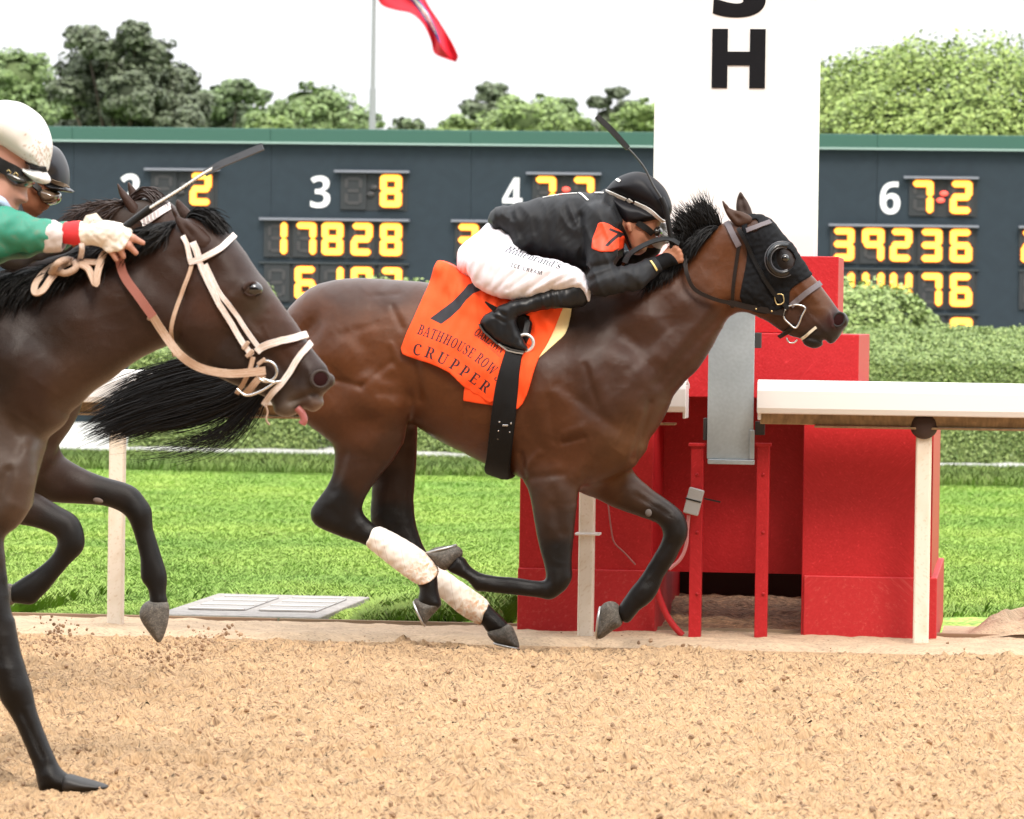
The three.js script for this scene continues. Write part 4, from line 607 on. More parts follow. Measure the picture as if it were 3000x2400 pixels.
// the leading horse
const legs7 = [{ pts: hindNear, sk: hindNearSk, dz: 0.135, k: 0.022, sub: 3 }, { pts: hindFar, sk: hindFarSk, dz: -0.12, k: 0.04, sub: 3 }, { pts: foreNear, sk: foreNearSk, dz: 0.13, k: 0.06, sub: 3 }, { pts: foreFar, sk: foreFarSk, dz: -0.12, k: 0.05, sub: 3 }];
const skin = (x, y) => { const r = 1 - Math.abs(noise2(x * 3.1 + 4, y * 4.2)), q = 1 - Math.abs(noise2(x * 7 - 3, y * 8)); return 0.0013 * (r ** 6) + 0.001 * (q ** 8) + 0.0005 * noise2(x * 16, y * 16); };
const F7 = makeField({ z: Z7, ppm: PP7, cell: 0.0064, strokes: strokes7, strokeZ: strokeZ7, folds: skin, parts: [{ pts: torso7, sk: torsoSk, sub: 3 }, ...legs7] });
const base7 = G(1500, 1905); base7.z = Z7;
const horse7 = thing('racehorse', 'bay racehorse in black blinker hood galloping in front of the red finish post', 'horse', base7);
part(horse7, 'body', netMesh(F7, pigment(pig7, id, 1, 0.8)), coatMat(0.31));
hoofParts(horse7, hooves7, Z7, PP7, id, 1);
{ const pig = (c) => coatMat(0.5, { vertexColors: false, color: lin(...c) });
  part(horse7, 'ear', earGeo([[2116, 586], [2131, 601], [2152, 615], [2178, 622], [2204, 638], [2200, 660], [2165, 668], [2142, 648], [2127, 625], [2119, 604]], [[2125, 605, 7, 8], [2150, 632, 13, 15], [2180, 648, 16, 18]], Z7 + 0.055, PP7, [[2135, 612, 2165, 640, 7, -0.005]]), pig([0.05, 0.022, 0.012]));
  part(horse7, 'ear', earGeo([[2170, 562], [2180, 575], [2192, 594], [2203, 620], [2205, 650], [2165, 650], [2157, 615], [2158, 590], [2163, 572]], [[2170, 580, 6, 8], [2178, 605, 13, 15], [2185, 632, 16, 18]], Z7 - 0.05, PP7, [[2174, 585, 2180, 618, 7, -0.005]]), pig([0.04, 0.022, 0.016]));
  for (const s of [1, -1]) { const e = F7.hitPx(2298, 757, Z7, s); if (e) part(horse7, 'eye', new THREE.SphereGeometry(0.021, 20, 14).translate(e.x, e.y, e.z - s * 0.015), eyeMat); }
  nostril(horse7, F7, Z7, 2456, 938, 0.024, 0.030, -0.45, pig([0.022, 0.018, 0.017]));
  // tail streaming back, mane blown up
  const g = (...q) => q.map(([x, y, dz]) => P(x, y, Z7 + (dz ?? 0)));
  const tail = part(horse7, 'tail', mergeGeometries([
    hair([g([858, 935, 0], [800, 985, -.02], [700, 1035, -.05], [560, 1060, -.04], [420, 1100, -.02], [270, 1180, 0]), g([858, 950, 0], [790, 1020, 0], [690, 1080, 0], [540, 1120, 0], [390, 1180, 0], [235, 1262, 0]), g([856, 960, 0.02], [780, 1050, .03], [690, 1130, .04], [540, 1175, .04], [380, 1225, .03], [245, 1285, .03]), g([850, 970, 0], [790, 1080, .02], [710, 1170, .02], [600, 1225, .03], [460, 1250, .02], [330, 1282, .02])], 5200, { w: 0.0042, spread: 0.026, jitter: 0.022, short: 0.4, wave: 0.010, seg: 12 }),
    hair([g([850, 970, 0], [790, 1080, .02], [720, 1180, .02], [610, 1270, .03], [480, 1310, .02], [310, 1325, .02]), g([848, 975, 0], [800, 1100, 0], [760, 1190, 0], [710, 1270, 0], [640, 1310, 0], [560, 1325, 0])], 260, { w: 0.003, spread: 0.016, jitter: 0.05, short: 0.6, wave: 0.03, seg: 14 })]), hairMat);
  part(horse7, 'mane', mergeGeometries([
    hair([g([2112, 664, 0], [2098, 640, .01], [2078, 610, .01], [2058, 566, 0]), g([2080, 690, 0], [2068, 650, .01], [2050, 620, .02], [2030, 590, .01]), g([2050, 715, 0], [2030, 670, .02], [2005, 640, .03], [1978, 612, .02]), g([2015, 745, 0], [2000, 705, .03], [1985, 680, .04], [1962, 660, .04]), g([1985, 768, 0], [1990, 740, .05], [1985, 720, .07], [1970, 700, .07])], 1500, { w: 0.005, spread: 0.013, jitter: 0.03, short: 0.45, wave: 0.012 }),
    hair([g([2110, 668, .01], [2085, 668, .04], [2055, 690, .07], [2030, 730, .09]), g([2060, 705, .01], [2040, 710, .05], [2015, 735, .08], [1995, 775, .10]), g([1990, 765, .01], [1980, 780, .05], [1960, 800, .09], [1950, 830, .11]), g([1900, 808, .01], [1895, 820, .06], [1885, 840, .1], [1870, 860, .12])], 900, { w: 0.005, spread: 0.012, jitter: 0.02, short: 0.6, wave: 0.01 })]), manMat); }
{ const v = P(1900, 1503, Z7 - 0.12 + 0.055); part(horse7, 'chestnut', new THREE.SphereGeometry(1, 14, 10).scale(0.015, 0.017, 0.008).translate(v.x, v.y, v.z), std(lin(0.12, 0.1, 0.09), 0.8)); }
// bandages on the hind legs
const bandTex = canvasTex(512, 512, (x, w, h) => { x.fillStyle = '#e9e1d8'; x.fillRect(0, 0, w, h); for (let i = 0; i < 900; i++) { const px = rnd() * w, py = rnd() * h, a = Math.max(0, (px / w + py / h) - 1.0) * 0.5; x.fillStyle = `rgba(${165 + rnd() * 30 | 0},${105 + rnd() * 25 | 0},${55 + rnd() * 20 | 0},${a * rnd()})`; x.beginPath(); x.ellipse(px, py, 4 + rnd() * 26, 3 + rnd() * 12, rnd() * 3, 0, 7); x.fill(); } x.strokeStyle = 'rgba(120,100,85,.35)'; for (let i = 0; i < 9; i++) { x.lineWidth = 1 + rnd() * 2; x.beginPath(); x.moveTo(i * 60 - 20, 0); x.lineTo(i * 60 + 70, h); x.stroke(); } });
const bandMat = std(0xffffff, 0.8, { map: bandTex });
const wrapFold = (x, y) => 0.0013 * Math.sin((x * 0.75 + y * -0.6) * 130 + 2 * noise2(x * 9, y * 9)) + 0.0016 * noise2(x * 24, y * 24);
part(horse7, 'leg_bandage', uvPlane(netMesh(wrapGeo(F7, [[1079, 1602], [1086, 1575], [1110, 1543], [1206, 1592], [1262, 1634], [1284, 1672], [1268, 1700], [1232, 1712], [1190, 1690], [1130, 1645]], Z7 + 0.13, 0.010, 0.0045, { zmin: Z7 + 0.02, bump: wrapFold })), 1079, 1284, 1543, 1712, Z7 + 0.13), bandMat);
part(horse7, 'leg_bandage', uvPlane(netMesh(wrapGeo(F7, [[1240, 1640], [1282, 1655], [1351, 1705], [1428, 1762], [1420, 1800], [1404, 1830], [1351, 1800], [1285, 1744], [1225, 1695]], Z7 - 0.12, 0.010, 0.0045, { zmax: Z7 - 0.02, bump: wrapFold })), 1225, 1428, 1640, 1830, Z7 - 0.12), bandMat);

// saddle with pad and girth
const bulge = { pts: [[1283, 772], [1318, 780], [1370, 812], [1450, 842], [1560, 858], [1640, 866], [1668, 890], [1640, 960], [1500, 990], [1330, 950], [1262, 880], [1262, 815]], sk: [[1300, 830, 40, 75], [1400, 880, 60, 110], [1550, 910, 60, 110], [1630, 900, 40, 80]], k: 0.06 };
const F7c = makeField({ z: Z7, ppm: PP7, cell: 0.011, strokes: strokes7, strokeZ: strokeZ7, parts: [{ pts: torso7.filter(p => p[0] < 2000), sk: torsoSk.filter(p => p[0] < 1990), sub: 3 }, bulge] });
const saddle7 = thing('saddle', 'black racing saddle with yellow pad and girth on the bay horse', 'saddle', P(1500, 900, Z7));
part(saddle7, 'seat', netMesh(wrapGeo(F7c, [[1300, 770], [1360, 790], [1450, 830], [1560, 850], [1660, 862], [1650, 900], [1560, 960], [1500, 950], [1400, 900], [1310, 830]], Z7, 0.012, 0.008)), blackLeather);
part(saddle7, 'pad', netMesh(wrapGeo(F7c, [[1560, 880], [1667, 880], [1668, 905], [1664, 936], [1654, 978], [1625, 1010], [1590, 1044], [1570, 1048], [1550, 960]], Z7 + 0.18, 0.010, 0.006, { sub: 2, zmin: Z7 + 0.02 })), std(lin(0.86, 0.68, 0.33), 0.75, { bumpMap: weave, bumpScale: 0.0006 }));
const webbing = phy(lin(0.0075, 0.0075, 0.008), 0.6, { bumpMap: weave, bumpScale: 0.0008, specularIntensity: 0.35 });
const girth = part(saddle7, 'girth', netMesh(wrapGeo(F7c, [[1502, 925], [1556, 945], [1532, 1030], [1522, 1130], [1513, 1218], [1485, 1375], [1475, 1410], [1403, 1400], [1418, 1346], [1437, 1250], [1457, 1129], [1482, 1030]], Z7 + 0.25, 0.034, 0.006, { sub: 2 })), webbing);
for (const [x, y, w, h] of [[1466, 1236, 5, 5], [1500, 1240, 5, 5], [1463, 1262, 4, 4], [1496, 1266, 4, 4], [1462, 1285, 4, 4], [1483, 1246, 16, 5], [1446, 1340, 4, 14], [1470, 1345, 4, 14]]) { const v = F7c.hitPx(x, y, Z7); part(girth, 'buckle', new RoundedBoxGeometry(w / PP7, h / PP7, 0.008, 2, 0.002).translate(v.x, v.y, v.z + 0.036), steel); }
{ for (const s of [1, -1]) { const v = F7c.hitPx(1470, 960, Z7, s), z = v.z + s * 0.075, c = P(1538, 1005, z);
  const st = part(saddle7, 'stirrup', merge([new THREE.TorusGeometry(0.036, 0.0075, 10, 36, 4.9).rotateZ(-2.1).translate(c.x, c.y, c.z)]), phy(lin(0.8, 0.8, 0.8), 0.22, { metalness: 0.6 }));
  const a = P(1463, 1008, z), b = P(1535, 1036, z); part(st, 'tread', ribbon([a, a.clone().lerp(b, 0.35).add(V(0, -0.013, 0)), a.clone().lerp(b, 0.7).add(V(0, -0.008, 0)), b], [V(-.3, 1, 0), V(-.3, 1, 0), V(-.3, 1, 0), V(-.3, 1, 0)], 0.07, 0.006), std(lin(0.6, 0.58, 0.55), 0.35, { metalness: 0.8 }));
  const top = F7c.hitPx(1545, 900, Z7, s); part(saddle7, 'stirrup_leather', ribbon([top.add(V(0, 0, s * 0.03)), P(1545, 950, (top.z + z) / 2 + s * 0.012), c.clone().add(V(0, 0.036, 0))], [V(0, 0, 1), V(0, 0, 1), V(0, 0, 1)], 0.022, 0.004), blackLeather); } }
// saddle cloth
const clothTex = canvasTex(1680, 1760, (x, w, h) => {
  const k = 4, X = a => (a - 1180) * k, Y = a => (a - 765) * k, pt = a => a.map(([p, q]) => [X(p), Y(q)]);
  x.fillStyle = '#ff4f0d'; x.fillRect(0, 0, w, h);
  for (let i = 0; i < 5000; i++) { x.fillStyle = `rgba(${rnd() < 0.5 ? '120,20,0' : '255,160,90'},0.05)`; x.fillRect(rnd() * w, rnd() * h, 3 + rnd() * 30, 2); }
  x.fillStyle = '#23252c'; x.beginPath();
  pt([[1396, 818], [1382, 825], [1364, 834], [1353, 851], [1341, 866], [1321, 886], [1289, 912], [1262, 935], [1295, 951], [1321, 930], [1347, 904], [1364, 878], [1382, 860], [1410, 846], [1430, 846], [1440, 830]]).forEach(([p, q], i) => i ? x.lineTo(p, q) : x.moveTo(p, q)); x.fill();
  x.fillStyle = '#26101a'; x.font = `bold ${42 * k}px serif`; textAlong(x, 'BATHHOUSE ROW S.', pt([[1226, 980], [1310, 1010], [1390, 1052], [1440, 1090], [1470, 1126]]), 0, 0.6);
  x.font = `bold ${46 * k}px serif`; textAlong(x, 'CRUPPER', pt([[1214, 1040], [1262, 1051], [1320, 1076], [1380, 1114], [1432, 1152]]), 0, 0.86);
  x.font = `bold ${32 * k}px serif`; textAlong(x, 'OAKLAWN', pt([[1389, 980], [1430, 1005], [1472, 1036]]), 0, 0.62);
  x.font = `${9 * k}px serif`; textAlong(x, 'HOT SPRINGS, ARKANSAS', pt([[1392, 984], [1430, 1012], [1470, 1046]]), 0, 0.8);
  x.strokeStyle = 'rgba(150,40,0,.5)'; x.lineWidth = 3; x.beginPath(); pt([[1190, 1012], [1205, 1036], [1268, 1056], [1326, 1083], [1368, 1126], [1412, 1150], [1445, 1164]]).forEach(([p, q], i) => i ? x.lineTo(p, q) : x.moveTo(p, q)); x.stroke(); });
const clothOutline = [[1270, 764], [1284, 764], [1304, 772], [1385, 812], [1500, 845], [1600, 860], [1645, 880], [1640, 912], [1602, 1011], [1585, 1043], [1567, 1098], [1550, 1156], [1521, 1199], [1487, 1176], [1470, 1168], [1443, 1180], [1411, 1160], [1367, 1133], [1324, 1091], [1266, 1064], [1202, 1044], [1182, 1020], [1217, 930], [1242, 857], [1256, 811]];
const drape = (x, y) => 0.006 * noise2(x * 7, y * 4) + 0.0035 * noise2(x * 18 + 5, y * 9) + 0.003 * Math.sin((x * 0.9 + y * 0.5) * 38);
const cloth7 = thing('saddle_cloth', 'orange saddle cloth with black number seven and race name lettering', 'saddle cloth', P(1400, 1000, Z7));
part(cloth7, 'cloth', uvPlane(netMesh(wrapGeo(F7c, clothOutline, Z7 + 0.2, 0.022, 0.0048, { sub: 2, bump: drape })), 1180, 1600, 765, 1205, Z7 + 0.22), phy(0xffffff, 0.78, { map: clothTex, bumpMap: weave, bumpScale: 0.0006, sheen: 0.2, sheenColor: lin(0.6, 0.2, 0.1) }));
part(cloth7, 'lower_flap', netMesh(wrapGeo(F7c, [[1369, 1120], [1364, 1140], [1359, 1174], [1400, 1181], [1443, 1187], [1470, 1190], [1470, 1120]], Z7 + 0.24, 0.012, 0.005, { sub: 1, zmin: Z7 + 0.02 })), phy(0xff4f0d, 0.78, { bumpMap: weave, bumpScale: 0.0006 }));
// blinker hood
const hood7 = thing('blinker_hood', 'black cloth blinker hood with round eye cup on the bay horse', 'hood', P(2250, 780, Z7));
const hoodEdge = [[2172, 640], [2203, 625], [2255, 628], [2290, 660], [2310, 695], [2335, 715], [2362, 755], [2380, 800], [2345, 828], [2316, 851], [2312, 890], [2290, 905], [2240, 920], [2190, 905], [2172, 880], [2170, 860], [2182, 800], [2190, 744], [2180, 700]];
part(hood7, 'hood', netMesh(wrapGeo(F7, hoodEdge, Z7 + 0.06, 0.007, 0.005, { bump: (x, y) => 0.0025 * noise2(x * 30, y * 30), cut: [[[2190, 660], [2215, 640], [2225, 672], [2205, 682]], [[2280, 735], [2310, 730], [2330, 755], [2322, 785], [2295, 790], [2278, 768]]] })), blackCloth);
for (const s of [1, -1]) { const e = F7.hitPx(2292, 760, Z7, s), pts = [], nn = []; for (let i = 0; i <= 28; i++) { const a = 1.15 + i / 28 * 4.1; pts.push(V(e.x + Math.cos(a) * 0.072, e.y + Math.sin(a) * 0.076, e.z + s * (0.012 - 0.02 * Math.cos(a)))); nn.push(V(Math.cos(a) * 0.8, Math.sin(a) * 0.8, s * 0.6)); }
  const inner = pts.map((p, i) => p.clone().add(V(-Math.cos(1.15 + i / 28 * 4.1) * 0.026, -Math.sin(1.15 + i / 28 * 4.1) * 0.026, s * 0.012)));
  const pos = [], ix = []; pts.forEach((p, i) => { const m = p.clone().lerp(inner[i], 0.5).add(V(0, 0, s * 0.02)); for (const q of [p, m, inner[i]]) pos.push(q.x, q.y, q.z); if (i) for (let k = 0; k < 2; k++) { const a = (i - 1) * 3 + k, b = i * 3 + k; ix.push(a, a + 1, b + 1, a, b + 1, b); } });
  const g = new THREE.BufferGeometry(); g.setAttribute('position', new THREE.Float32BufferAttribute(pos, 3)); g.setIndex(ix); g.computeVertexNormals();
  const cup = part(hood7, 'eye_cup', g, phy(lin(0.012, 0.013, 0.015), 0.22, { side: THREE.DoubleSide }));
  part(cup, 'rim', tube(pts, 0.003, 50, 6), phy(lin(0.09, 0.09, 0.1), 0.2)); part(cup, 'rim', tube(inner, 0.0026, 50, 6), phy(lin(0.07, 0.07, 0.08), 0.2)); }
// bridle
const bridle7 = thing('bridle', 'black leather bridle with grey noseband and thin reins on the bay horse', 'bridle', P(2250, 780, Z7));
const s7 = (path, w, t, lift, mat, name, par = bridle7) => part(par, name, strapOn(F7, Z7, path, w, PP7, t, lift), mat);
s7([[2128, 648], [2138, 668], [2150, 692], [2166, 722]], 17, 0.006, 0.002, greyRubber, 'crown_strap');
const ck = s7([[2165, 672], [2186, 706], [2213, 764], [2248, 834], [2283, 878], [2308, 906]], 12, 0.006, 0.010, blackLeather, 'cheek_strap');
s7([[2166, 718], [2158, 770], [2148, 850], [2146, 900]], 10, 0.005, 0.001, brownLeather, 'throat_strap');
s7([[2190, 678], [2220, 668], [2252, 655]], 14, 0.007, 0.010, greyRubber, 'browband');
s7([[2318, 896], [2334, 882], [2363, 858], [2400, 832]], 16, 0.008, 0.003, greyRubber, 'noseband');
s7([[2350, 992], [2368, 978], [2392, 958]], 8, 0.005, 0.002, std(lin(0.65, 0.58, 0.45), 0.7), 'tongue_tie');
s7([[2330, 950], [2310, 968], [2284, 984]], 13, 0.008, 0.003, brownLeather, 'chin_strap');
{ const b = F7.hitPx(2283, 878, Z7), fr = []; for (const [x, y] of [[-11, -12], [9, -15], [13, 8], [-5, 14]]) fr.push(V(b.x + x / PP7, b.y - y / PP7, b.z + 0.02)); part(ck, 'buckle', new THREE.TubeGeometry(new THREE.CatmullRomCurve3(fr, true), 24, 0.0028, 6, true), brass);
  const z = F7.hitPx(2330, 925, Z7).z + 0.014, dp = [[2311, 898], [2335, 893], [2359, 902], [2350, 925], [2331, 961], [2312, 948], [2297, 931], [2299, 912]].map(q => P(...q, z));
  const bit = part(bridle7, 'bit_ring', new THREE.TubeGeometry(new THREE.CatmullRomCurve3(dp, true), 48, 0.0042, 8, true), steel); part(bit, 'mouthpiece', tube([P(2345, 930, z), P(2352, 936, Z7), P(2345, 930, 2 * Z7 - z)], 0.006, 12, 8), steel);
  const loop = [[2304, 990], [2312, 1003], [2326, 1004], [2336, 996]].map(q => P(...q, Z7 + 0.03)); part(bridle7, 'chain', tube(loop, 0.004, 16, 6), steel);
  for (const s of [1, -1]) { const e = F7.hitPx(2220, 905, Z7, s).z + s * 0.014, r = [[2008, 758, 0.10 * s], [2012, 800, 0.12 * s], [2036, 848, 0.125 * s], [2095, 877, 0.118 * s], [2151, 890, e - Z7], [2213, 904, e - Z7], [2302, 918, (z - Z7) * s]].map(q => P(q[0], q[1], Z7 + q[2]));
    const c = catmull(r.map(p => [p.x, p.y, p.z]), 6, false).map(p => V(...p)); part(bridle7, 'rein', ribbon(c, c.map(() => V(0, 0, 1)), u => u > 0.62 ? 0.025 : 0.017, 0.007), brownLeather); }
  for (const x of [2216, 2262]) { const q = F7.hitPx(x, 905 + (x - 2213) * 0.14, Z7); part(bridle7, 'stud', new THREE.SphereGeometry(0.0045, 10, 8).translate(q.x, q.y, q.z + 0.02), brass); }
  const lp = [[1990, 715], [1960, 700], [1920, 705], [1880, 722], [1845, 745], [1830, 770]].map(([x, y], i) => P(x, y, Z7 + 0.12 + i * 0.012)); part(bridle7, 'rein_end', airStrap(lp, 0.026, 0.005, V(0, 0.75, 0.65)), blackLeather); }
// ---------- riders ----------
const skinMat = phy(lin(0.36, 0.16, 0.095), 0.5, { bumpMap: leatherBump, bumpScale: 0.0004, specularIntensity: 0.5 });
const crease = (seedX, amp = 0.006) => (x, y) => amp * (1 - Math.abs(noise2(x * 9 + seedX, y * 6 + x * 5)) * 2.2) * 0.5 + amp * 0.2 * (1 - Math.abs(noise2(x * 18 - y * 10 + seedX, y * 12))) - amp * 0.3;
const silk = (c, o = {}) => phy(c, 0.55, { bumpMap: weave, bumpScale: 0.0003, sheen: 0.3, sheenRoughness: 0.4, sheenColor: lin(0.2, 0.2, 0.22), ...o });
// a hand: palm and five unequal fingers, each a chain of two bent bones; px coordinates with depth
const jk = { // outline of a crouching rider, traced on the leading jockey
  torso: { pts: [[1790, 578], [1750, 566], [1705, 563], [1650, 568], [1596, 576], [1507, 597], [1450, 609], [1434, 630], [1431, 655], [1450, 680], [1482, 694], [1488, 742], [1565, 757], [1647, 776], [1720, 806], [1780, 815], [1815, 770], [1832, 700], [1828, 630]], sk: [[1470, 650, 34, 88], [1540, 680, 66, 100], [1640, 680, 80, 108], [1740, 690, 80, 118], [1790, 660, 60, 92]] },
  seat: { pts: [[1341, 745], [1358, 714], [1400, 682], [1440, 650], [1520, 690], [1560, 740], [1520, 810], [1440, 840], [1390, 830], [1346, 795]], sk: [[1420, 750, 62, 100]] },
  thigh: { pts: [[1360, 760], [1400, 720], [1500, 735], [1580, 752], [1650, 768], [1700, 792], [1728, 836], [1729, 868], [1722, 886], [1700, 850], [1650, 850], [1565, 872], [1507, 880], [1431, 862], [1385, 832]], sk: [[1420, 790, 55, 52, -0.03], [1520, 810, 56, 50], [1620, 815, 42, 44], [1705, 830, 32, 36, -0.02]] },
  boot: { pts: [[1655, 833], [1701, 817], [1722, 838], [1727, 862], [1712, 894], [1672, 903], [1614, 905], [1556, 916], [1500, 934], [1466, 916], [1495, 884], [1541, 871], [1599, 847]], sk: [[1695, 860, 34, 32, -0.07], [1600, 878, 27, 28, -0.03], [1500, 908, 22, 24, 0]] },
  foot: { pts: [[1438, 912], [1466, 896], [1500, 898], [1508, 935], [1526, 980], [1546, 1020], [1535, 1029], [1498, 1021], [1460, 1004], [1419, 968], [1407, 947], [1416, 928]], sk: [[1450, 940, 28, 24], [1490, 980, 22, 25], [1530, 1012, 12, 22]] },
  helmet: { pts: [[1778, 562], [1786, 542], [1809, 521], [1838, 508], [1867, 503], [1899, 511], [1928, 531], [1951, 557], [1966, 592], [1968, 618], [1957, 640], [1943, 650], [1890, 612], [1835, 588]], sk: [[1850, 555, 46, 66], [1910, 575, 46, 68], [1945, 625, 22, 56]] },
  guard: { pts: [[1782, 564], [1835, 585], [1900, 612], [1930, 640], [1885, 658], [1838, 664], [1812, 640], [1790, 600]], sk: [[1835, 615, 34, 62], [1890, 632, 22, 58]] },
  head: { pts: [[1802, 590], [1850, 548], [1900, 558], [1928, 595], [1938, 640], [1930, 672], [1932, 694], [1915, 700], [1910, 715], [1898, 722], [1890, 738], [1868, 748], [1845, 738], [1828, 705], [1800, 690], [1780, 650]], sk: [[1870, 590, 50, 34], [1850, 560, 40, 26], [1925, 600, 40, 30], [1880, 690, 36, 44], [1910, 700, 14, 26], [1810, 650, 40, 40]] } };
const far = p => ({ ...p, sk: p.sk.map(s => [s[0], s[1], s[2], s[3], -(s[4] ?? 0)]) });
const ZA = 0.185, ZB = 0.27; // depth of thigh and foot beside the horse
function fist(x, y, dz, r, ang, s = 1) { // closed hand, knuckles ahead; returns bones
  const c = Math.cos(ang), n = Math.sin(ang), q = (u, v) => [x + c * u - n * v, y + n * u + c * v], out = [];
  const b = (u0, v0, d0, r0, u1, v1, d1, r1, k = 0.008) => out.push([...q(u0, v0), dz + d0, r0 * r, ...q(u1, v1), dz + d1, r1 * r, 1, k]);
  b(-42, 0, 0, 17, -8, 0, 0, 20, 0.02); b(-6, -10, 0, 15, 6, 12, 0, 15, 0.02);
  [[-19, 22], [-6, 26], [7, 24], [19, 18]].forEach(([v, L], i) => { const e = 0.016 * s; b(2, v * 0.85, e * 0.6, 9.5, L * 0.85, v, e, 9, 0.006); b(L * 0.85, v, e, 9, L * 0.9, v + 3, -e * 1.2, 8, 0.006); b(L * 0.9, v + 3, -e * 1.2, 8, L * 0.3, v + 3, -e * 1.8, 7, 0.006); });
  b(-16, -17, 0.01 * s, 10, 8, -27, -0.01 * s, 9); b(8, -27, -0.01 * s, 9, 22, -18, -0.03 * s, 8);
  return out;
}
// the leading jockey
{
  const base = P(1560, 900, Z7), J = thing('person', 'jockey in black jacket, white breeches and black helmet crouching on the bay horse', 'person', base);
  const field = (o, cell = 0.0075) => makeField({ z: Z7, ppm: PP7, cell, ...o });
  const zf = F7c.hitPx(1470, 960, Z7).z - Z7 + 0.075, zn = 0.21;
  const armN = [[1756, 648, 0.155, 50, 1766, 820, 0.225, 44, 1, 0.05], [1768, 822, 0.225, 45, 1860, 812, 0.18, 37, 1, 0.03], [1860, 812, 0.18, 37, 1914, 780, 0.125, 28, 1, 0.02]];
  const armF = [[1756, 650, -0.155, 50, 1800, 800, -0.22, 40, 1, 0.05], [1800, 800, -0.22, 40, 1912, 728, -0.09, 26, 1, 0.03]];
  const shrink = a => a.map(c => { const d = c.slice(); d[3] *= 0.7; d[7] *= 0.7; return d; });
  // body: head, neck, hands and what the clothes cover, one surface
  const handN = fist(1972, 752, 0.105, 0.9, -0.5), handF = fist(1938, 690, -0.07, 0.85, -0.55, -1);
  const FB = field({ parts: [{ ...jk.head, k: 0.02 }, { ...jk.torso, sk: jk.torso.sk.map(s => [s[0], s[1], s[2] * 0.8, s[3] * 0.85]), off: -0.02 }, { ...jk.thigh, dz: zn, off: -0.015 }, { ...far(jk.thigh), dz: -zn, off: -0.015 }],
    cones: [[1790, 650, 0, 40, 1850, 640, 0, 44, 1, 0.03], ...shrink(armN), ...shrink(armF), [1912, 780, 0.125, 20, 1945, 765, 0.11, 17], [1915, 725, -0.09, 20, 1925, 708, -0.08, 18], ...handN, ...handF, [1842, 660, 0.075, 9, 1846, 676, 0.078, 6]] }, 0.0055);
  part(J, 'body', netMesh(FB), skinMat);
  const FJ = field({ parts: [jk.torso], cones: [...armN, ...armF, [1782, 600, 0, 46, 1800, 625, 0, 46, 1.15, 0.03]], folds: crease(3, 0.009), strokes: [[1740, 790, 1830, 770, 10, -0.012], [1735, 830, 1820, 790, 9, -0.008], [1714, 640, 1718, 760, 14, -0.012], [1840, 780, 1850, 850, 7, -0.005], [1870, 775, 1880, 840, 7, -0.005], [1500, 620, 1560, 730, 12, -0.006], [1600, 590, 1620, 720, 14, -0.005], [1450, 620, 1475, 680, 8, -0.005]] }, 0.006);
  const jacket = part(J, 'jacket', netMesh(FJ), silk(lin(0.017, 0.018, 0.0205), { sheen: 0.15, specularIntensity: 0.45 }));
  const sj = (path, w, mat, name, par = jacket) => part(par, name, strapOn(FJ, Z7 + 0.2, path, w, PP7, 0.003, 0.001), mat);
  const reflect = std(lin(0.9, 0.9, 0.88), 0.4), gold = std(lin(0.72, 0.55, 0.2), 0.5);
  sj([[1590, 580], [1640, 571], [1690, 567]], 5, reflect, 'piping'); sj([[1697, 566], [1708, 574], [1722, 588]], 6, reflect, 'piping'); sj([[1742, 566], [1768, 566]], 5, reflect, 'piping');
  sj([[1906, 765], [1914, 776], [1924, 792]], 6, gold, 'cuff_piping');
  const bandTx = canvasTex(384, 384, (x, w, h) => { x.fillStyle = '#f3481f'; x.fillRect(0, 0, w, h); x.fillStyle = '#2a1a1c'; x.save(); x.translate(w * 0.56, h * 0.52); x.rotate(0.45); x.fillRect(-70, -112, 150, 34); x.beginPath(); x.moveTo(80, -112); x.lineTo(24, 120); x.lineTo(-16, 120); x.lineTo(40, -112); x.fill(); x.restore(); x.strokeStyle = 'rgba(120,20,5,.5)'; x.lineWidth = 3; x.beginPath(); x.moveTo(0, h * 0.88); x.lineTo(w, h * 0.97); x.stroke(); });
  part(J, 'armband', uvPlane(netMesh(wrapGeo(FJ, [[1759, 652], [1786, 657], [1826, 688], [1832, 706], [1798, 738], [1736, 729], [1750, 668]], Z7 + 0.2, 0.006, 0.004, { sub: 2, zmin: Z7 + 0.04 })), 1736, 1832, 652, 738, Z7 + 0.24), phy(0xffffff, 0.5, { map: bandTx }));
  // glove on the near hand: half-finger black, far hand white
  part(J, 'glove', netMesh(wrapGeo(FB, [[1905, 765], [1935, 745], [1962, 742], [1985, 765], [1990, 800], [1935, 815]], Z7 + 0.11, 0.004, 0.004, { zmin: Z7 + 0.03 })), blackCloth);
  part(J, 'glove', netMesh(wrapGeo(FB, [[1905, 705], [1915, 662], [1950, 645], [1980, 665], [1975, 712], [1930, 730]], Z7 - 0.07, 0.004, 0.004, { zmax: Z7 - 0.015 })), std(lin(0.7, 0.7, 0.7), 0.7));
  const trTex = canvasTex(1548, 700, (x, w, h) => { const k = 4, X = a => (a - 1341) * k, Y = a => (a - 705) * k; x.fillStyle = '#e9e6ee'; x.fillRect(0, 0, w, h); x.fillStyle = '#30323a'; x.font = `italic bold ${27 * k}px serif`; textAlong(x, "Hildebrand's", [[1474, 737], [1540, 758], [1640, 788]].map(([a, b]) => [X(a), Y(b)]), 0, 0.95); x.font = `bold ${16 * k}px sans-serif`; textAlong(x, 'ICE CREAM', [[1498, 782], [1545, 795], [1590, 806]].map(([a, b]) => [X(a), Y(b)]), 0, 1); });
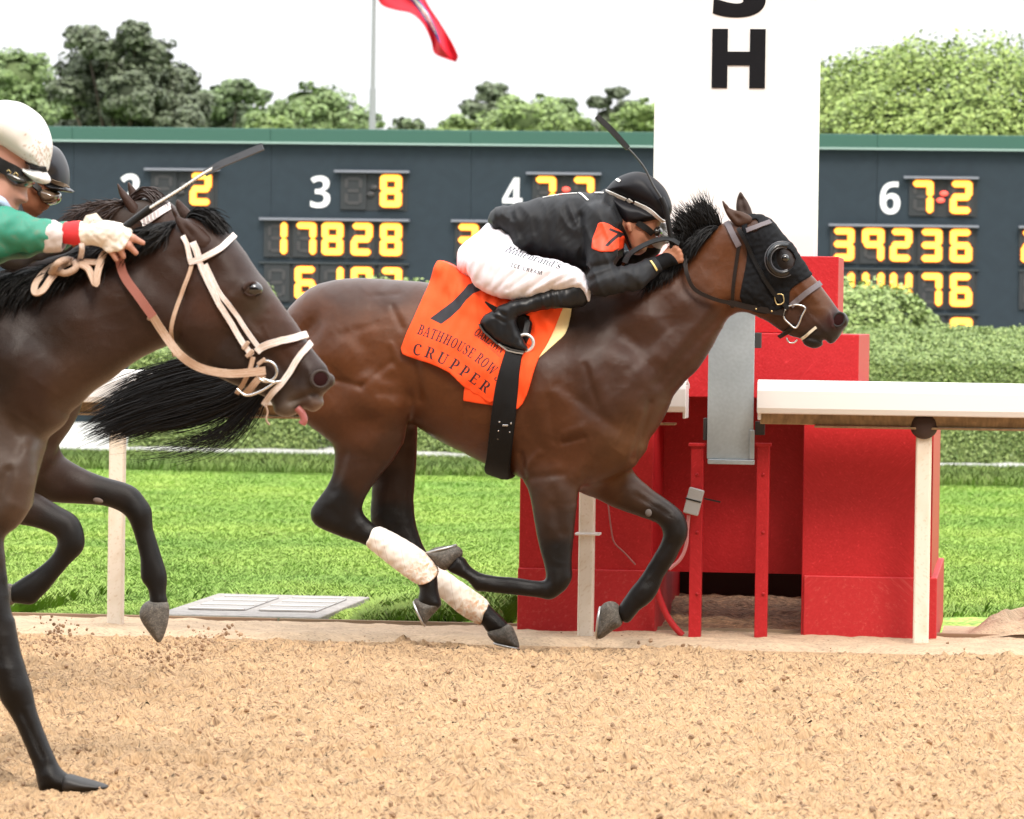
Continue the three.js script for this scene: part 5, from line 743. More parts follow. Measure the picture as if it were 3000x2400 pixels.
  const FT = field({ parts: [{ ...jk.seat, k: 0.05 }, { ...jk.thigh, dz: zn, k: 0.05 }, { ...far(jk.thigh), dz: -zn, k: 0.05 }], folds: (x, y) => 0.003 * noise2((x * 0.55 + y) * 5, (x - y * 0.55) * 16) + 0.0015 * noise2((x * 0.4 + y) * 9, (x - y * 0.4) * 40), strokes: [[1400, 820, 1440, 730, 9, -0.006], [1430, 840, 1490, 760, 8, -0.006], [1365, 760, 1420, 720, 9, -0.004], [1490, 850, 1600, 770, 7, -0.006], [1530, 860, 1640, 785, 7, -0.006], [1570, 860, 1680, 800, 6, -0.005], [1450, 850, 1540, 770, 7, -0.005], [1610, 850, 1700, 815, 6, -0.004], [1480, 860, 1590, 785, 8, 0.004], [1550, 862, 1650, 795, 8, 0.004]], strokeZ: () => zn + 0.06 }, 0.006);
  part(J, 'breeches', uvPlane(netMesh(FT), 1341, 1728, 705, 880, Z7 + 0.25), silk(0xffffff, { map: trTex, roughness: 0.5 }));
  for (const s of [1, -1]) {
    const q = s > 0 ? p => p : far;
    const FBo = field({ parts: [{ ...q(jk.boot), dz: s * zf, k: 0.02 }, { ...q(jk.foot), dz: s * (zf + 0.005), k: 0.025 }], folds: (x, y) => 0.002 * noise2(x * 26, y * 14), strokes: [[1470, 905, 1500, 925, 6, -0.005], [1465, 925, 1500, 945, 5, -0.004], [1600, 850, 1612, 895, 4, 0.004], [1640, 842, 1650, 890, 4, -0.004], [1625, 846, 1634, 892, 4, -0.004], [1655, 838, 1666, 892, 4, -0.004]] }, 0.005);
    const boot = part(J, 'boot', netMesh(FBo), phy(lin(0.009, 0.009, 0.010), 0.38, { specularIntensity: 0.6 }));
    if (s > 0) { const z = Z7 + zf + 0.03; part(boot, 'sole', ribbon([[1405, 950], [1419, 972], [1460, 1008], [1500, 1024], [1538, 1031]].map(p => P(...p, z - 0.03)), [0, 1, 2, 3, 4].map(() => V(-0.55, -0.83, 0)), 0.062, 0.006), std(lin(0.05, 0.045, 0.04), 0.7)); part(boot, 'spur_strap', ribbon([P(1421, 884, z), P(1436, 896, z), P(1452, 908, z)], [V(0, 0, 1), V(0, 0, 1), V(0, 0, 1)], u => 0.02 * (0.3 + u), 0.006), blackLeather); }
  }
  const FH = field({ parts: [{ ...jk.helmet, k: 0.02 }, { ...jk.guard, k: 0.02 }] }, 0.005);
  const helmet = thing('helmet', 'black riding helmet with white band on the jockey in black', 'helmet', P(1870, 580, Z7));
  part(helmet, 'shell', netMesh(FH), phy(lin(0.008, 0.008, 0.011), 0.5, { specularIntensity: 0.5 }));
  for (const p of [[[1780, 560], [1806, 570], [1835, 582]], [[1841, 580], [1851, 590]], [[1861, 590], [1902, 613], [1945, 645]]]) part(helmet, 'reflective_band', strapOn(FH, Z7, p, 15, PP7, 0.004, 0.006), reflect);
  part(helmet, 'logo_patch', strapOn(FH, Z7, [[1807, 526], [1817, 532]], 8, PP7, 0.003, 0.001), reflect);
  part(helmet, 'chin_strap', strapOn(FB, Z7, [[1810, 640], [1835, 690], [1850, 725]], 8, PP7, 0.004, 0.002), blackLeather);
  const gog = thing('goggles', 'dark racing goggles with gold buckle on the jockey in black', 'goggles', P(1915, 680, Z7));
  part(gog, 'strap', strapOn(FB, Z7, [[1866, 652], [1890, 668], [1912, 684]], 18, PP7, 0.006, 0.004), blackLeather);
  const gp = FB.hitPx(1920, 672, Z7) ?? P(1920, 672, Z7 + 0.04); part(gog, 'lens', new THREE.SphereGeometry(1, 20, 14).scale(0.026, 0.026, 0.05).rotateZ(-0.4).translate(gp.x + 0.006, gp.y - 0.01, Z7), phy(lin(0.04, 0.035, 0.03), 0.1, { clearcoat: 1 }));
  part(gog, 'buckle', new THREE.TorusGeometry(0.009, 0.002, 6, 4).translate(P(1896, 670, Z7).x, P(1896, 670, Z7).y, gp.z + 0.018), brass);
  // whip in the near hand
  const w = thing('whip', 'black riding whip pointing up beside the black helmet', 'whip', P(1969, 715, Z7 + 0.11));
  const wz = Z7 + 0.115, shaft = [[1972, 760], [1969, 715], [1960, 660], [1948, 605], [1937, 580], [1915, 545], [1888, 492], [1862, 458], [1838, 432]].map(p => P(...p, wz));
  part(w, 'shaft', taperTube(shaft, 0.0055, 0.004, 60, 8), std(lin(0.05, 0.05, 0.05), 0.35));
  part(w, 'grip', taperTube(shaft.slice(0, 5), 0.011, 0.013, 24, 10), blackLeather);
  part(w, 'popper', ribbon([[1840, 435], [1810, 402], [1780, 370], [1748, 341]].map(p => P(...p, wz)), [0, 1, 2, 3].map(() => V(0.2, 0.2, 1)), u => 0.022 + 0.004 * Math.sin(u * 3.1), 0.012), blackLeather);
}
// ---------- the near horse entering from the left, and the one half hidden behind it ----------
const T = p => [120 + (p[0] - 1960) * 1.42, 940 + (p[1] - 940) * 1.42];
const U0 = p => [235 + (p[0] - 1960) * 1.176, 900 + (p[1] - 940) * 1.176];
const U = p => { const q = U0(p), f = Math.min(1, Math.max(0, (p[0] - 1950) / 200)), s = f * f * (3 - 2 * f); return [q[0] - 81 * s, q[1] + 41 * s]; };
const DKB = [0.040, 0.0195, 0.0135], DKB2 = [0.026, 0.0145, 0.011], DKBR = [0.062, 0.026, 0.0155], DUST = [0.075, 0.047, 0.033];
{
  const back = torso7.slice(6, 28).map(T);
  const pts = [[505, 652], [400, 690], [300, 725], [200, 765], [60, 800], [-100, 815], ...back, [-350, 1602], [-150, 1592], [12, 1561], [53, 1529], [73, 1484], [85, 1427], [93, 1395], [122, 1314], [134, 1273], [174, 1241], [249, 1187], [281, 1156], [332, 1117], [389, 1068], [446, 1037], [504, 1018], [540, 1040], [600, 1085], [660, 1115], [720, 1140], [765, 1158], [795, 1178], [808, 1212], [848, 1221], [880, 1204], [893, 1196], [918, 1207], [944, 1188], [946, 1158], [969, 1137], [977, 1111], [957, 1073], [912, 1022], [880, 971], [823, 888], [765, 811], [727, 754], [686, 698], [657, 676], [610, 650], [560, 637]];
  const sk = [...torsoSk.filter(s => s[0] < 1750).map(s => [...T(s), s[2] * 1.42, s[3] * 1.42]), [-60, 1160, 290, 220], [60, 1080, 240, 175], [200, 960, 190, 132], [400, 880, 165, 105], [490, 800, 130, 84], [540, 740, 95, 76], [600, 900, 105, 88], [690, 760, 76, 94], [715, 840, 80, 96], [780, 960, 74, 66], [860, 1060, 66, 54], [925, 1115, 62, 60], [845, 1185, 44, 46]];
  const foreL = [[-250, 1330], [40, 1300], [92, 1390], [78, 1470], [55, 1530], [14, 1565], [9, 1590], [16, 1646], [24, 1707], [41, 1809], [54, 1882], [69, 1945], [89, 2012], [106, 2083], [133, 2157], [167, 2237], [193, 2266], [225, 2284], [215, 2316], [133, 2323], [114, 2308], [100, 2250], [73, 2183], [40, 2110], [5, 2055], [-22, 1990], [-58, 1900], [-92, 1800], [-130, 1700], [-180, 1600], [-280, 1480]];
  const FL = makeField({ z: ZL, ppm: PPL, cell: 0.0066, scale: 1, strokeZ: s => s[0] > 480 ? 0.09 : s[1] > 1560 ? 0.18 : 0.2, folds: skin, strokes: [
    [600, 930, 620, 870, 62, 0.010], [655, 985, 600, 1075, 18, -0.006], [735, 838, 745, 842, 26, 0.010], [735, 890, 700, 925, 26, -0.008], [720, 950, 840, 1080, 15, 0.005], [760, 1010, 860, 1120, 20, -0.005], [790, 900, 880, 1010, 14, 0.003], [832, 1060, 905, 1120, 24, -0.006], [938, 1098, 944, 1118, 16, -0.010], [900, 1080, 915, 1135, 12, 0.006], [970, 1095, 968, 1130, 10, 0.005], [840, 1178, 915, 1150, 8, -0.010], [905, 1190, 945, 1180, 9, 0.003],
    [500, 1010, 180, 1200, 26, -0.010], [480, 960, 130, 1120, 50, 0.006], [540, 870, 520, 980, 20, -0.009], [330, 830, 60, 1000, 60, 0.007], [30, 1060, 110, 1250, 50, 0.012], [-40, 1100, 40, 1330, 24, -0.010], [60, 1330, 40, 1480, 34, 0.010], [-60, 1300, -20, 1480, 60, 0.012], [20, 1380, -20, 1540, 14, -0.008], [680, 870, 650, 905, 12, 0.004], [820, 1000, 800, 1060, 5, 0.003], [770, 960, 800, 1020, 5, 0.003],
    [-20, 1640, 20, 1800, 14, -0.006], [10, 1960, 45, 2020, 26, 0.006], [60, 2090, 120, 2220, 8, -0.004], [80, 2080, 140, 2230, 8, 0.003], [140, 2270, 160, 2290, 16, 0.005]],
    parts: [{ pts, sk, sub: 3 }, { pts: foreL, sk: [[-90, 1430, 130, 90, -0.03], [-60, 1580, 100, 72], [-40, 1720, 68, 56], [0, 1850, 52, 48], [30, 1990, 48, 48], [75, 2120, 36, 34], [120, 2230, 34, 34], [155, 2285, 34, 38]], dz: 0.13, k: 0.06, sub: 3 },
      { pts: foreNear, sk: foreNearSk, map: T, S: 1.42, dz: -0.12, k: 0.05, sub: 3 }, { pts: hindNear, sk: hindNearSk, map: T, S: 1.42, dz: 0.13, k: 0.05, sub: 2 }, { pts: hindFar, sk: hindFarSk, map: T, S: 1.42, dz: -0.12, k: 0.04, sub: 2 }] });
  const b = G(100, 2315); b.z = ZL;
  const H = thing('racehorse', 'dark brown racehorse in white bridle with its head reaching in from the left', 'horse', b);
  part(H, 'body', netMesh(FL, pigment([[500, 850, DKB], [300, 900, DKB], [100, 950, DKB2], [600, 900, DKBR], [590, 1000, DKB], [680, 1060, DKB2], [700, 780, DKB], [800, 920, DKBR], [760, 900, [0.06, 0.042, 0.03], 0.35], [850, 1020, DKBR], [930, 1060, DKB], [960, 1100, [0.07, 0.05, 0.042], 0.5], [880, 1110, DKB2], [930, 1190, [0.16, 0.1, 0.075], 1], [900, 1170, [0.07, 0.045, 0.035], 0.7], [855, 1200, [0.15, 0.12, 0.1], 1], [810, 1160, DKB2], [100, 1150, DKB], [0, 1100, DKB2], [50, 1300, DUST], [0, 1450, DUST], [60, 1480, [0.085, 0.05, 0.033]], [-100, 1300, DUST], [-200, 1100, DKB], [-600, 1100, DKB], [-1100, 1000, DKB], [-50, 1600, [0.035, 0.024, 0.02]], [0, 1750, BLK], [50, 2000, BLK], [100, 2200, BLK], [160, 2290, BLK], [942, 1112, [0.012, 0.006, 0.006], 0.6], [180, 1170, [0.07, 0.036, 0.022]], [-1100, 1600, BLK], [-800, 1800, BLK], [-1300, 1400, DKB2]], id, 1.4, 0.8)), coatMat(0.34));
  hoofParts(H, [{ pts: [[196, 2268], [240, 2278], [312, 2300], [304, 2314], [230, 2322], [190, 2320], [182, 2290]], c: [225, 2300, 22, 50], dz: 0.13, shoe: null }], ZL, PPL, id, 1, phy(lin(0.016, 0.014, 0.013), 0.5));
  hoofParts(H, [hooves7[0], hooves7[1], { ...hooves7[2], dz: -0.12 }].map(h => ({ ...h, shoe: null })), ZL, PPL, T, 1.42);
  const em = coatMat(0.5, { vertexColors: false, color: lin(...DKB) });
  part(H, 'ear', earGeo([[499, 597], [516, 618], [541, 640], [580, 662], [607, 684], [626, 704], [615, 738], [575, 735], [545, 704], [522, 668], [507, 633]], [[508, 620, 9, 12], [540, 660, 20, 22], [590, 705, 26, 26]], ZL + 0.06, PPL, [[520, 634, 565, 690, 10, -0.006]]), em);
  part(H, 'ear', earGeo([[519, 583], [540, 600], [556, 616], [585, 650], [590, 680], [550, 680], [530, 640], [514, 606]], [[524, 600, 9, 10], [545, 630, 16, 18], [565, 660, 20, 20]], ZL - 0.05, PPL, []), em);
  for (const s of [1, -1]) { const e = FL.hitPx(738, 848, ZL, s); part(H, 'eye', new THREE.SphereGeometry(0.026, 24, 16).scale(1.12, 0.95, 1).translate(e.x, e.y, e.z - s * 0.0215), eyeMat); }
  { const e = FL.hitPx(738, 836, ZL), f = FL.hitPx(738, 862, ZL); part(H, 'eyelid', tube([[712, 846], [726, 832], [742, 829], [757, 840]].map(q => { const v = FL.hitPx(...q, ZL); return v.add(V(0, 0, 0.004)); }), 0.0065, 20, 8), em); part(H, 'eyelid', tube([[714, 856], [730, 866], [748, 863], [758, 850]].map(q => { const v = FL.hitPx(...q, ZL); return v.add(V(0, 0, 0.002)); }), 0.004, 20, 8), em);
    nostril(H, FL, ZL, 934, 1112, 0.027, 0.024, 0.3, coatMat(0.5, { vertexColors: false, color: lin(0.05, 0.036, 0.03) }));
    const t = [[870, 1195], [885, 1212], [890, 1232], [884, 1243]].map(q => P(...q, ZL + 0.035)); part(H, 'tongue', taperTube(t, 0.011, 0.012, 16, 10), phy(lin(0.32, 0.1, 0.09), 0.35)); }
  const g = (...q) => q.map(([x, y, dz]) => P(x, y, ZL + (dz ?? 0)));
  part(H, 'mane', mergeGeometries([
    hair([g([528, 650, 0], [500, 665, .05], [460, 700, .085], [410, 715, .10]), g([500, 655, 0], [460, 670, .05], [420, 700, .085], [385, 740, .10]), g([440, 675, 0], [410, 690, .05], [370, 720, .09], [330, 760, .115]), g([380, 698, 0], [350, 715, .05], [300, 750, .09], [255, 800, .12]), g([300, 725, 0], [260, 745, .05], [200, 790, .10], [150, 850, .135]), g([200, 765, 0], [160, 785, .06], [100, 830, .12], [50, 900, .15]), g([80, 800, 0], [30, 820, .06], [-30, 870, .13], [-70, 950, .165]), g([-100, 815, 0], [-140, 840, .07], [-190, 890, .14], [-220, 960, .17])], 4200, { w: 0.0055, spread: 0.01, jitter: 0.03, short: 0.6, wave: 0.012 }),
    hair([g([545, 645, 0], [570, 622, .02], [610, 635, .05], [650, 690, .07]), g([560, 640, 0], [600, 628, .01], [635, 655, .03], [660, 690, .05]), g([570, 640, -.02], [610, 622, -.02], [640, 650, 0], [662, 700, .02])], 500, { w: 0.005, spread: 0.01, jitter: 0.015, short: 0.6, wave: 0.008 })]), manMat);
  part(H, 'tail', hair([g([-1450, 960], [-1530, 1050], [-1700, 1100], [-1950, 1200]), g([-1450, 980], [-1550, 1120], [-1750, 1200], [-2000, 1300])], 900, { w: 0.008, spread: 0.03, jitter: 0.06 }), hairMat);
  // white bridle
  const dirtTex = canvasTex(512, 128, (x, w, h) => { x.fillStyle = '#e9e2e0'; x.fillRect(0, 0, w, h); for (let i = 0; i < 700; i++) { x.fillStyle = `rgba(${150 + rnd() * 40 | 0},${105 + rnd() * 30 | 0},${75 + rnd() * 20 | 0},${rnd() * 0.13})`; x.beginPath(); x.ellipse(rnd() * w, rnd() * h, 2 + rnd() * 26, 1 + rnd() * 6, 0, 0, 7); x.fill(); } x.fillStyle = 'rgba(110,80,60,.35)'; x.fillRect(0, 0, w, 5); x.fillRect(0, h - 5, w, 5); });
  dirtTex.wrapS = dirtTex.wrapT = THREE.RepeatWrapping; dirtTex.repeat.set(3, 30); dirtTex.offset.set(0, 0.5);
  const white = phy(0xffffff, 0.45, { map: dirtTex, bumpMap: leatherBump, bumpScale: 0.0005 });
  const pinkRubber = phy(lin(0.36, 0.13, 0.10), 0.6, { bumpMap: leatherBump, bumpScale: 0.002 }), creamRubber = phy(lin(0.66, 0.52, 0.40), 0.55, { map: dirtTex, bumpMap: leatherBump, bumpScale: 0.0008 });
  const B = thing('bridle', 'white bridle with knotted cream reins on the dark brown near horse', 'bridle', P(650, 900, ZL));
  const st = (name, path, w, mat = white, t = 0.006, lift = 0.003, par = B) => part(par, name, strapOn(FL, ZL, path, w, PPL, t, lift), mat);
  st('crown_strap', [[538, 694], [548, 715], [555, 742], [561, 772]], 15); st('crown_strap', [[567, 712], [578, 735], [588, 765]], 20, white, 0.006, 0.005);
  st('browband', [[556, 768], [593, 759], [640, 734], [664, 712], [680, 695]], 18, white, 0.006, 0.007);
  st('cheek_strap', [[586, 755], [600, 800], [646, 893], [690, 970], [716, 1010], [738, 1040]], 17, white, 0.006, 0.006); st('cheek_strap', [[604, 775], [640, 850], [680, 905], [725, 970], [762, 1022]], 14, white, 0.005, 0.003);
  st('throat_strap', [[564, 775], [553, 812], [521, 889], [503, 950], [503, 990], [514, 1040]], 12, creamRubber, 0.005, 0.004);
  st('noseband', [[752, 1030], [772, 1014], [800, 1004], [850, 993], [893, 985]], 21, white, 0.009, 0.004); st('noseband', [[905, 1008], [880, 1040], [837, 1108], [800, 1150], [778, 1182]], 18, white, 0.007, 0.004);
  st('chin_strap', [[742, 1045], [733, 1080], [715, 1120], [696, 1148]], 14, creamRubber); st('chin_strap', [[696, 1150], [725, 1140], [755, 1112], [775, 1095]], 20, creamRubber, 0.007, 0.012);
  for (const [x, y, a] of [[722, 1012, 0.55], [734, 1036, 0.4], [768, 1060, 0.3], [445, 926, 0.55], [654, 1090, 0]]) { const v = FL.hitPx(x, y, ZL); if (v) part(B, 'keeper', new RoundedBoxGeometry(0.012, 0.03, 0.012, 2, 0.003).rotateZ(a - 1.2).translate(v.x, v.y, v.z + 0.014), creamRubber); }
  const bz = FL.hitPx(782, 1088, ZL).z + 0.016, bc = P(781, 1088, bz), bit = part(B, 'bit_ring', new THREE.TorusGeometry(0.031, 0.0045, 10, 40).translate(bc.x, bc.y, bc.z), steel);
  part(bit, 'mouthpiece', tube([P(770, 1110, bz), P(800, 1120, bz), P(828, 1115, bz - 0.02), P(815, 1110, ZL)], 0.005, 16, 8), steel); part(bit, 'chain', tube([P(694, 1140, bz), P(720, 1158, bz), P(760, 1148, bz), P(810, 1118, bz)], 0.004, 16, 8), steel);
  part(B, 'tie_end', tube([P(778, 1185, ZL + 0.05), P(784, 1208, ZL + 0.05), P(780, 1230, ZL + 0.05), P(790, 1245, ZL + 0.05)], 0.003, 14, 6), creamRubber);
  const neckZ = (x, y, l = 0.02) => { if (l > 0.025) l += 0.035; const v = FL.hitPx(x, y, ZL); return P(x, y, (v ? v.z : ZL + 0.1) + l); };
  part(B, 'rein_grip', airStrap([neckZ(346, 738, 0.03), neckZ(362, 805), neckZ(406, 869), neckZ(448, 928)], 0.026, 0.008), pinkRubber);
  part(B, 'rein', airStrap([neckZ(446, 925), neckZ(485, 985), neckZ(529, 1041), P(587, 1078, bz), P(663, 1094, bz), P(725, 1092, bz + 0.004), P(778, 1086, bz + 0.004)], 0.025, 0.006), creamRubber);
  part(B, 'rein_loop', airStrap([neckZ(300, 770, 0.03), neckZ(240, 768, 0.035), neckZ(190, 768, 0.035), neckZ(140, 790, 0.035), neckZ(105, 830, 0.035), neckZ(102, 858, 0.04), neckZ(125, 850, 0.045), neckZ(150, 815, 0.045), neckZ(185, 778, 0.045), neckZ(215, 765, 0.05)], 0.02, 0.006, V(0.2, 0.5, 0.8)), creamRubber);
  part(B, 'rein_loop', airStrap([neckZ(225, 770, 0.045), neckZ(255, 785, 0.04), neckZ(268, 808, 0.035), neckZ(280, 832, 0.03), neckZ(285, 800, 0.035), neckZ(300, 752, 0.035), neckZ(322, 728, 0.03)], 0.021, 0.006, V(0.5, 0.2, 0.8)), creamRubber);
  part(B, 'rein_loop', tube([neckZ(150, 800, 0.05), neckZ(168, 772, 0.055), neckZ(205, 762, 0.055), neckZ(222, 785, 0.05), neckZ(195, 800, 0.05), neckZ(165, 795, 0.05)], 0.011, 30, 8), creamRubber);
  part(B, 'rein_loop', airStrap([neckZ(236, 700, 0.03), neckZ(240, 730, 0.03), neckZ(232, 765, 0.03), neckZ(215, 780, 0.03)], 0.016, 0.005), white);

  // jockey in green, mostly outside the frame
  const J = thing('person', 'jockey in green silks with white glove reaching over the near horse neck', 'person', P(-300, 850, ZL));
  const field = (o, cell = 0.008) => makeField({ z: ZL, ppm: PPL, map: o.m ?? T, scale: o.m ? 1 : 1.42, cell, ...o });
  const c = (x0, y0, d0, r0, x1, y1, d1, r1, k = 0.012) => [x0, y0, d0, r0, x1, y1, d1, r1, 1, k];
  const hz = neckZ(300, 690, 0.0).z - ZL + 0.045;
  const FBod = field({ m: id, parts: [{ ...jk.head, map: T, S: 1.42, k: 0.02 }, { ...jk.torso, map: T, S: 1.42, off: -0.025 }, { ...jk.thigh, map: T, S: 1.42, dz: 0.21, off: -0.015 }, { ...far(jk.thigh), map: T, S: 1.42, dz: -0.21, off: -0.015 }], cones: [
    c(T([1790, 640])[0], T([1790, 640])[1], 0, 60, -40, 500, 0, 62, 0.03), c(-180, 560, 0.16, 44, -150, 725, 0.24, 36, 0.03), c(-150, 725, 0.24, 36, 0, 676, hz + 0.02, 32, 0.02), c(0, 676, hz + 0.02, 32, 240, 684, hz, 24, 0.02),
    c(235, 684, hz, 29, 300, 684, hz, 31, 0.02), c(300, 684, hz, 31, 345, 690, hz, 25, 0.02), c(330, 676, hz, 22, 368, 688, hz, 15, 0.015), c(310, 700, hz, 22, 350, 712, hz, 15, 0.015),
    c(362, 686, hz + .008, 13, 388, 697, hz + .012, 11.5, 0.006), c(388, 697, hz + .012, 11, 419, 712, hz - .005, 8, 0.004), c(352, 705, hz + .012, 13, 376, 719, hz + .016, 11.5, 0.006), c(376, 719, hz + .016, 11, 398, 741, hz, 8.5, 0.004),
    c(330, 712, hz + .01, 12.5, 352, 728, hz + .016, 11, 0.006), c(352, 728, hz + .016, 10.5, 362, 752, hz + .004, 8.5, 0.004), c(305, 708, hz + .006, 12, 322, 730, hz + .012, 10.5, 0.006), c(322, 730, hz + .012, 10, 341, 761, hz + .004, 8, 0.004), c(300, 662, hz - .01, 15, 345, 668, hz - .03, 12, 0.01), c(345, 668, hz - .03, 12, 376, 676, hz - .035, 10, 0.006)] }, 0.0055);
  part(J, 'body', netMesh(FBod), phy(lin(0.5, 0.25, 0.18), 0.5));
  part(J, 'glove', netMesh(wrapGeo(FBod, [[232, 640], [300, 645], [352, 652], [388, 684], [382, 704], [372, 722], [362, 732], [350, 738], [336, 738], [322, 742], [308, 734], [290, 722], [236, 716]], ZL + hz, 0.0045, 0.0042, { zmin: ZL + 0.05, bump: (x, y) => 0.002 * noise2(x * 45, y * 45) })), phy(lin(0.76, 0.69, 0.60), 0.6, { bumpMap: leatherBump, bumpScale: 0.001 }));
  part(J, 'glove_flap', ribbon([[250, 660], [258, 640], [278, 634], [292, 652]].map(q => P(...q, ZL + hz + 0.02)), [0, 1, 2, 3].map(() => V(0, 0.3, 1)), 0.022, 0.006), phy(lin(0.76, 0.69, 0.60), 0.6));
  part(J, 'wristband', netMesh(wrapGeo(FBod, [[190, 645], [238, 648], [242, 716], [184, 722]], ZL + hz, 0.007, 0.0045, { sub: 1, zmin: ZL + 0.05 })), std(lin(0.68, 0.02, 0.025), 0.6, { bumpMap: weave, bumpScale: 0.001 }));
  const FGr = field({ m: id, parts: [{ ...jk.torso, map: T, S: 1.42 }], cones: [c(-180, 560, 0.16, 74, -150, 735, 0.25, 66, 0.05), c(-150, 735, 0.25, 66, 0, 676, hz + 0.03, 66, 0.04), c(0, 676, hz + 0.03, 66, 142, 692, hz + 0.005, 44, 0.03), c(-180, 560, -0.16, 74, -110, 735, -0.25, 60, 0.05), c(-110, 735, -0.25, 60, 180, 690, -0.12, 40, 0.05)], folds: (x, y) => 0.009 * (1 - Math.abs(noise2(x * 7 + 3, y * 7 + x * 6)) * 1.8) * 0.5 + 0.003 * noise2(x * 20, y * 20) }, 0.007);
  const greenTex = dataTex(256, (u, v) => { const d = Math.max(0, tileNoise(u, v, 9) - 0.35) * 0.5 + Math.max(0, tileNoise(u, v, 40, 4) - 0.55) * 0.7; return [0.17 + d * 0.5, 0.52 - d * 0.1, 0.43 - d * 0.1]; }, true); greenTex.repeat.set(3, 3);
  const jac = part(J, 'jacket', netMesh(FGr), silk(0xffffff, { map: greenTex }));
  const FC = field({ m: id, cones: [c(140, 692, hz + 0.005, 47, 184, 696, hz, 38, 0.01)] }, 0.005);
  part(jac, 'cuff', netMesh(wrapGeo(FC, [[152, 640], [200, 645], [188, 720], [174, 752], [128, 740], [140, 690]], ZL + hz, 0.003, 0.0045, { sub: 1, bump: (x, y) => 0.003 * noise2(x * 25, y * 25) })), std(lin(0.6, 0.54, 0.52), 0.75, { bumpMap: weave, bumpScale: 0.0008 }));
  part(jac, 'collar', tube([P(-40, 575, ZL + 0.08), P(0, 590, ZL + 0.09), P(18, 612, ZL + 0.06), P(30, 628, ZL)], 0.016, 20, 8), std(lin(0.5, 0.6, 0.8), 0.7));
  part(J, 'breeches', netMesh(field({ parts: [{ ...jk.seat, k: 0.05 }, { ...jk.thigh, dz: 0.21, k: 0.05 }, { ...far(jk.thigh), dz: -0.21, k: 0.05 }] }, 0.011)), silk(lin(0.85, 0.85, 0.85)));
  for (const s of [1, -1]) { const q = s > 0 ? p => p : far; part(J, 'boot', netMesh(field({ parts: [{ ...q(jk.boot), dz: s * 0.34, k: 0.02 }, { ...q(jk.foot), dz: s * 0.345, k: 0.025 }] }, 0.009)), blackLeather); }
  const Hm = thing('helmet', 'white riding helmet splashed with mud on the jockey in green', 'helmet', P(0, 420, ZL));
  const FHm = makeField({ z: ZL, ppm: PPL, cell: 0.0055, parts: [{ pts: [[-158, 470], [-150, 400], [-112, 340], [-60, 307], [0, 295], [32, 295], [64, 302], [96, 321], [122, 344], [139, 375], [149, 409], [151, 440], [145, 470], [134, 503], [100, 486], [40, 452], [0, 432], [-60, 440], [-110, 480]], sk: [[-60, 390, 70, 88], [40, 385, 70, 92], [115, 440, 40, 76]], k: 0.02 }, { pts: [[62, 492], [100, 500], [130, 502], [143, 524], [138, 537], [116, 538], [90, 522]], sk: [[115, 515, 14, 66]], k: 0.008 }] });
  const mud = (x, y, z) => { const [u, v] = toPx(x, y, z), near = Math.exp(-(((u - 128) / 42) ** 2 + ((v - 445) / 55) ** 2)), n = noise3(x * 90, y * 90, z * 90) * 0.5 + noise3(x * 240, y * 240, z * 240) * 0.5; const m = near > 0.08 && n > 0.55 - near * 0.5 ? 0.75 : 0; return [0.82 - m * 0.42, 0.81 - m * 0.55, 0.79 - m * 0.63]; };
  part(Hm, 'shell', netMesh(FHm, mud), phy(0xffffff, 0.4, { vertexColors: true }));
  part(Hm, 'band', strapOn(FHm, ZL, [[-60, 424], [0, 432], [40, 455], [90, 480], [133, 496]], 19, PPL, 0.004, 0.002), std(lin(0.012, 0.012, 0.013), 0.6));
  part(Hm, 'harness', strapOn(FBod, ZL, [[-60, 450], [-10, 480], [30, 500], [60, 520]], 40, PPL, 0.01, 0.004), blackLeather);
  const Gg = thing('goggles', 'smoky racing goggles below the white helmet brim', 'goggles', P(60, 520, ZL));
  const FG = makeField({ z: ZL, ppm: PPL, cell: 0.005, parts: [{ pts: [[14, 492], [45, 495], [75, 508], [98, 528], [90, 546], [62, 553], [38, 546], [18, 522]], sk: [[55, 522, 24, 66]] }] });
  part(Gg, 'lens', netMesh(FG), phy(lin(0.035, 0.03, 0.026), 0.18, { clearcoat: 0.6 }));
  for (const [x, y] of [[25, 505], [46, 513]]) { const v = FG.hitPx(x, y, ZL); if (v) part(Gg, 'buckle', new THREE.TorusGeometry(0.008, 0.0018, 6, 4).translate(v.x, v.y, v.z + 0.002), brass); }
  const Wp = thing('whip', 'black whip with spiral white binding held over the dark horse mane', 'whip', P(376, 660, ZL + 0.1));
  const wz = ZL + hz - 0.03, wp = [[330, 690], [376, 657], [440, 610], [520, 560], [606, 504], [650, 482], [700, 458]].map(q => P(...q, wz));
  part(Wp, 'shaft', taperTube(wp, 0.008, 0.004, 60, 8), std(lin(0.03, 0.03, 0.032), 0.4)); part(Wp, 'grip', taperTube(wp.slice(0, 3), 0.010, 0.012, 20, 8), blackLeather);
  { const crv = new THREE.CatmullRomCurve3(wp), sp = []; for (let i = 0; i <= 400; i++) { const t = 0.3 + 0.42 * i / 400, a = crv.getPoint(t), th = i / 400 * 2 * Math.PI * 26, r = 0.0068; sp.push(a.add(V(Math.sin(th) * r * 0.55, Math.sin(th) * r * 0.85, Math.cos(th) * r))); } part(Wp, 'binding', tube(sp, 0.0026, 800, 5), std(lin(0.75, 0.74, 0.7), 0.5)); }
  part(Wp, 'popper', ribbon([[600, 508], [650, 480], [710, 455], [770, 430]].map(q => P(...q, wz)), [0, 1, 2, 3].map(() => V(0, 0.3, 1)), 0.021, 0.008), std(lin(0.05, 0.055, 0.065), 0.5));
}
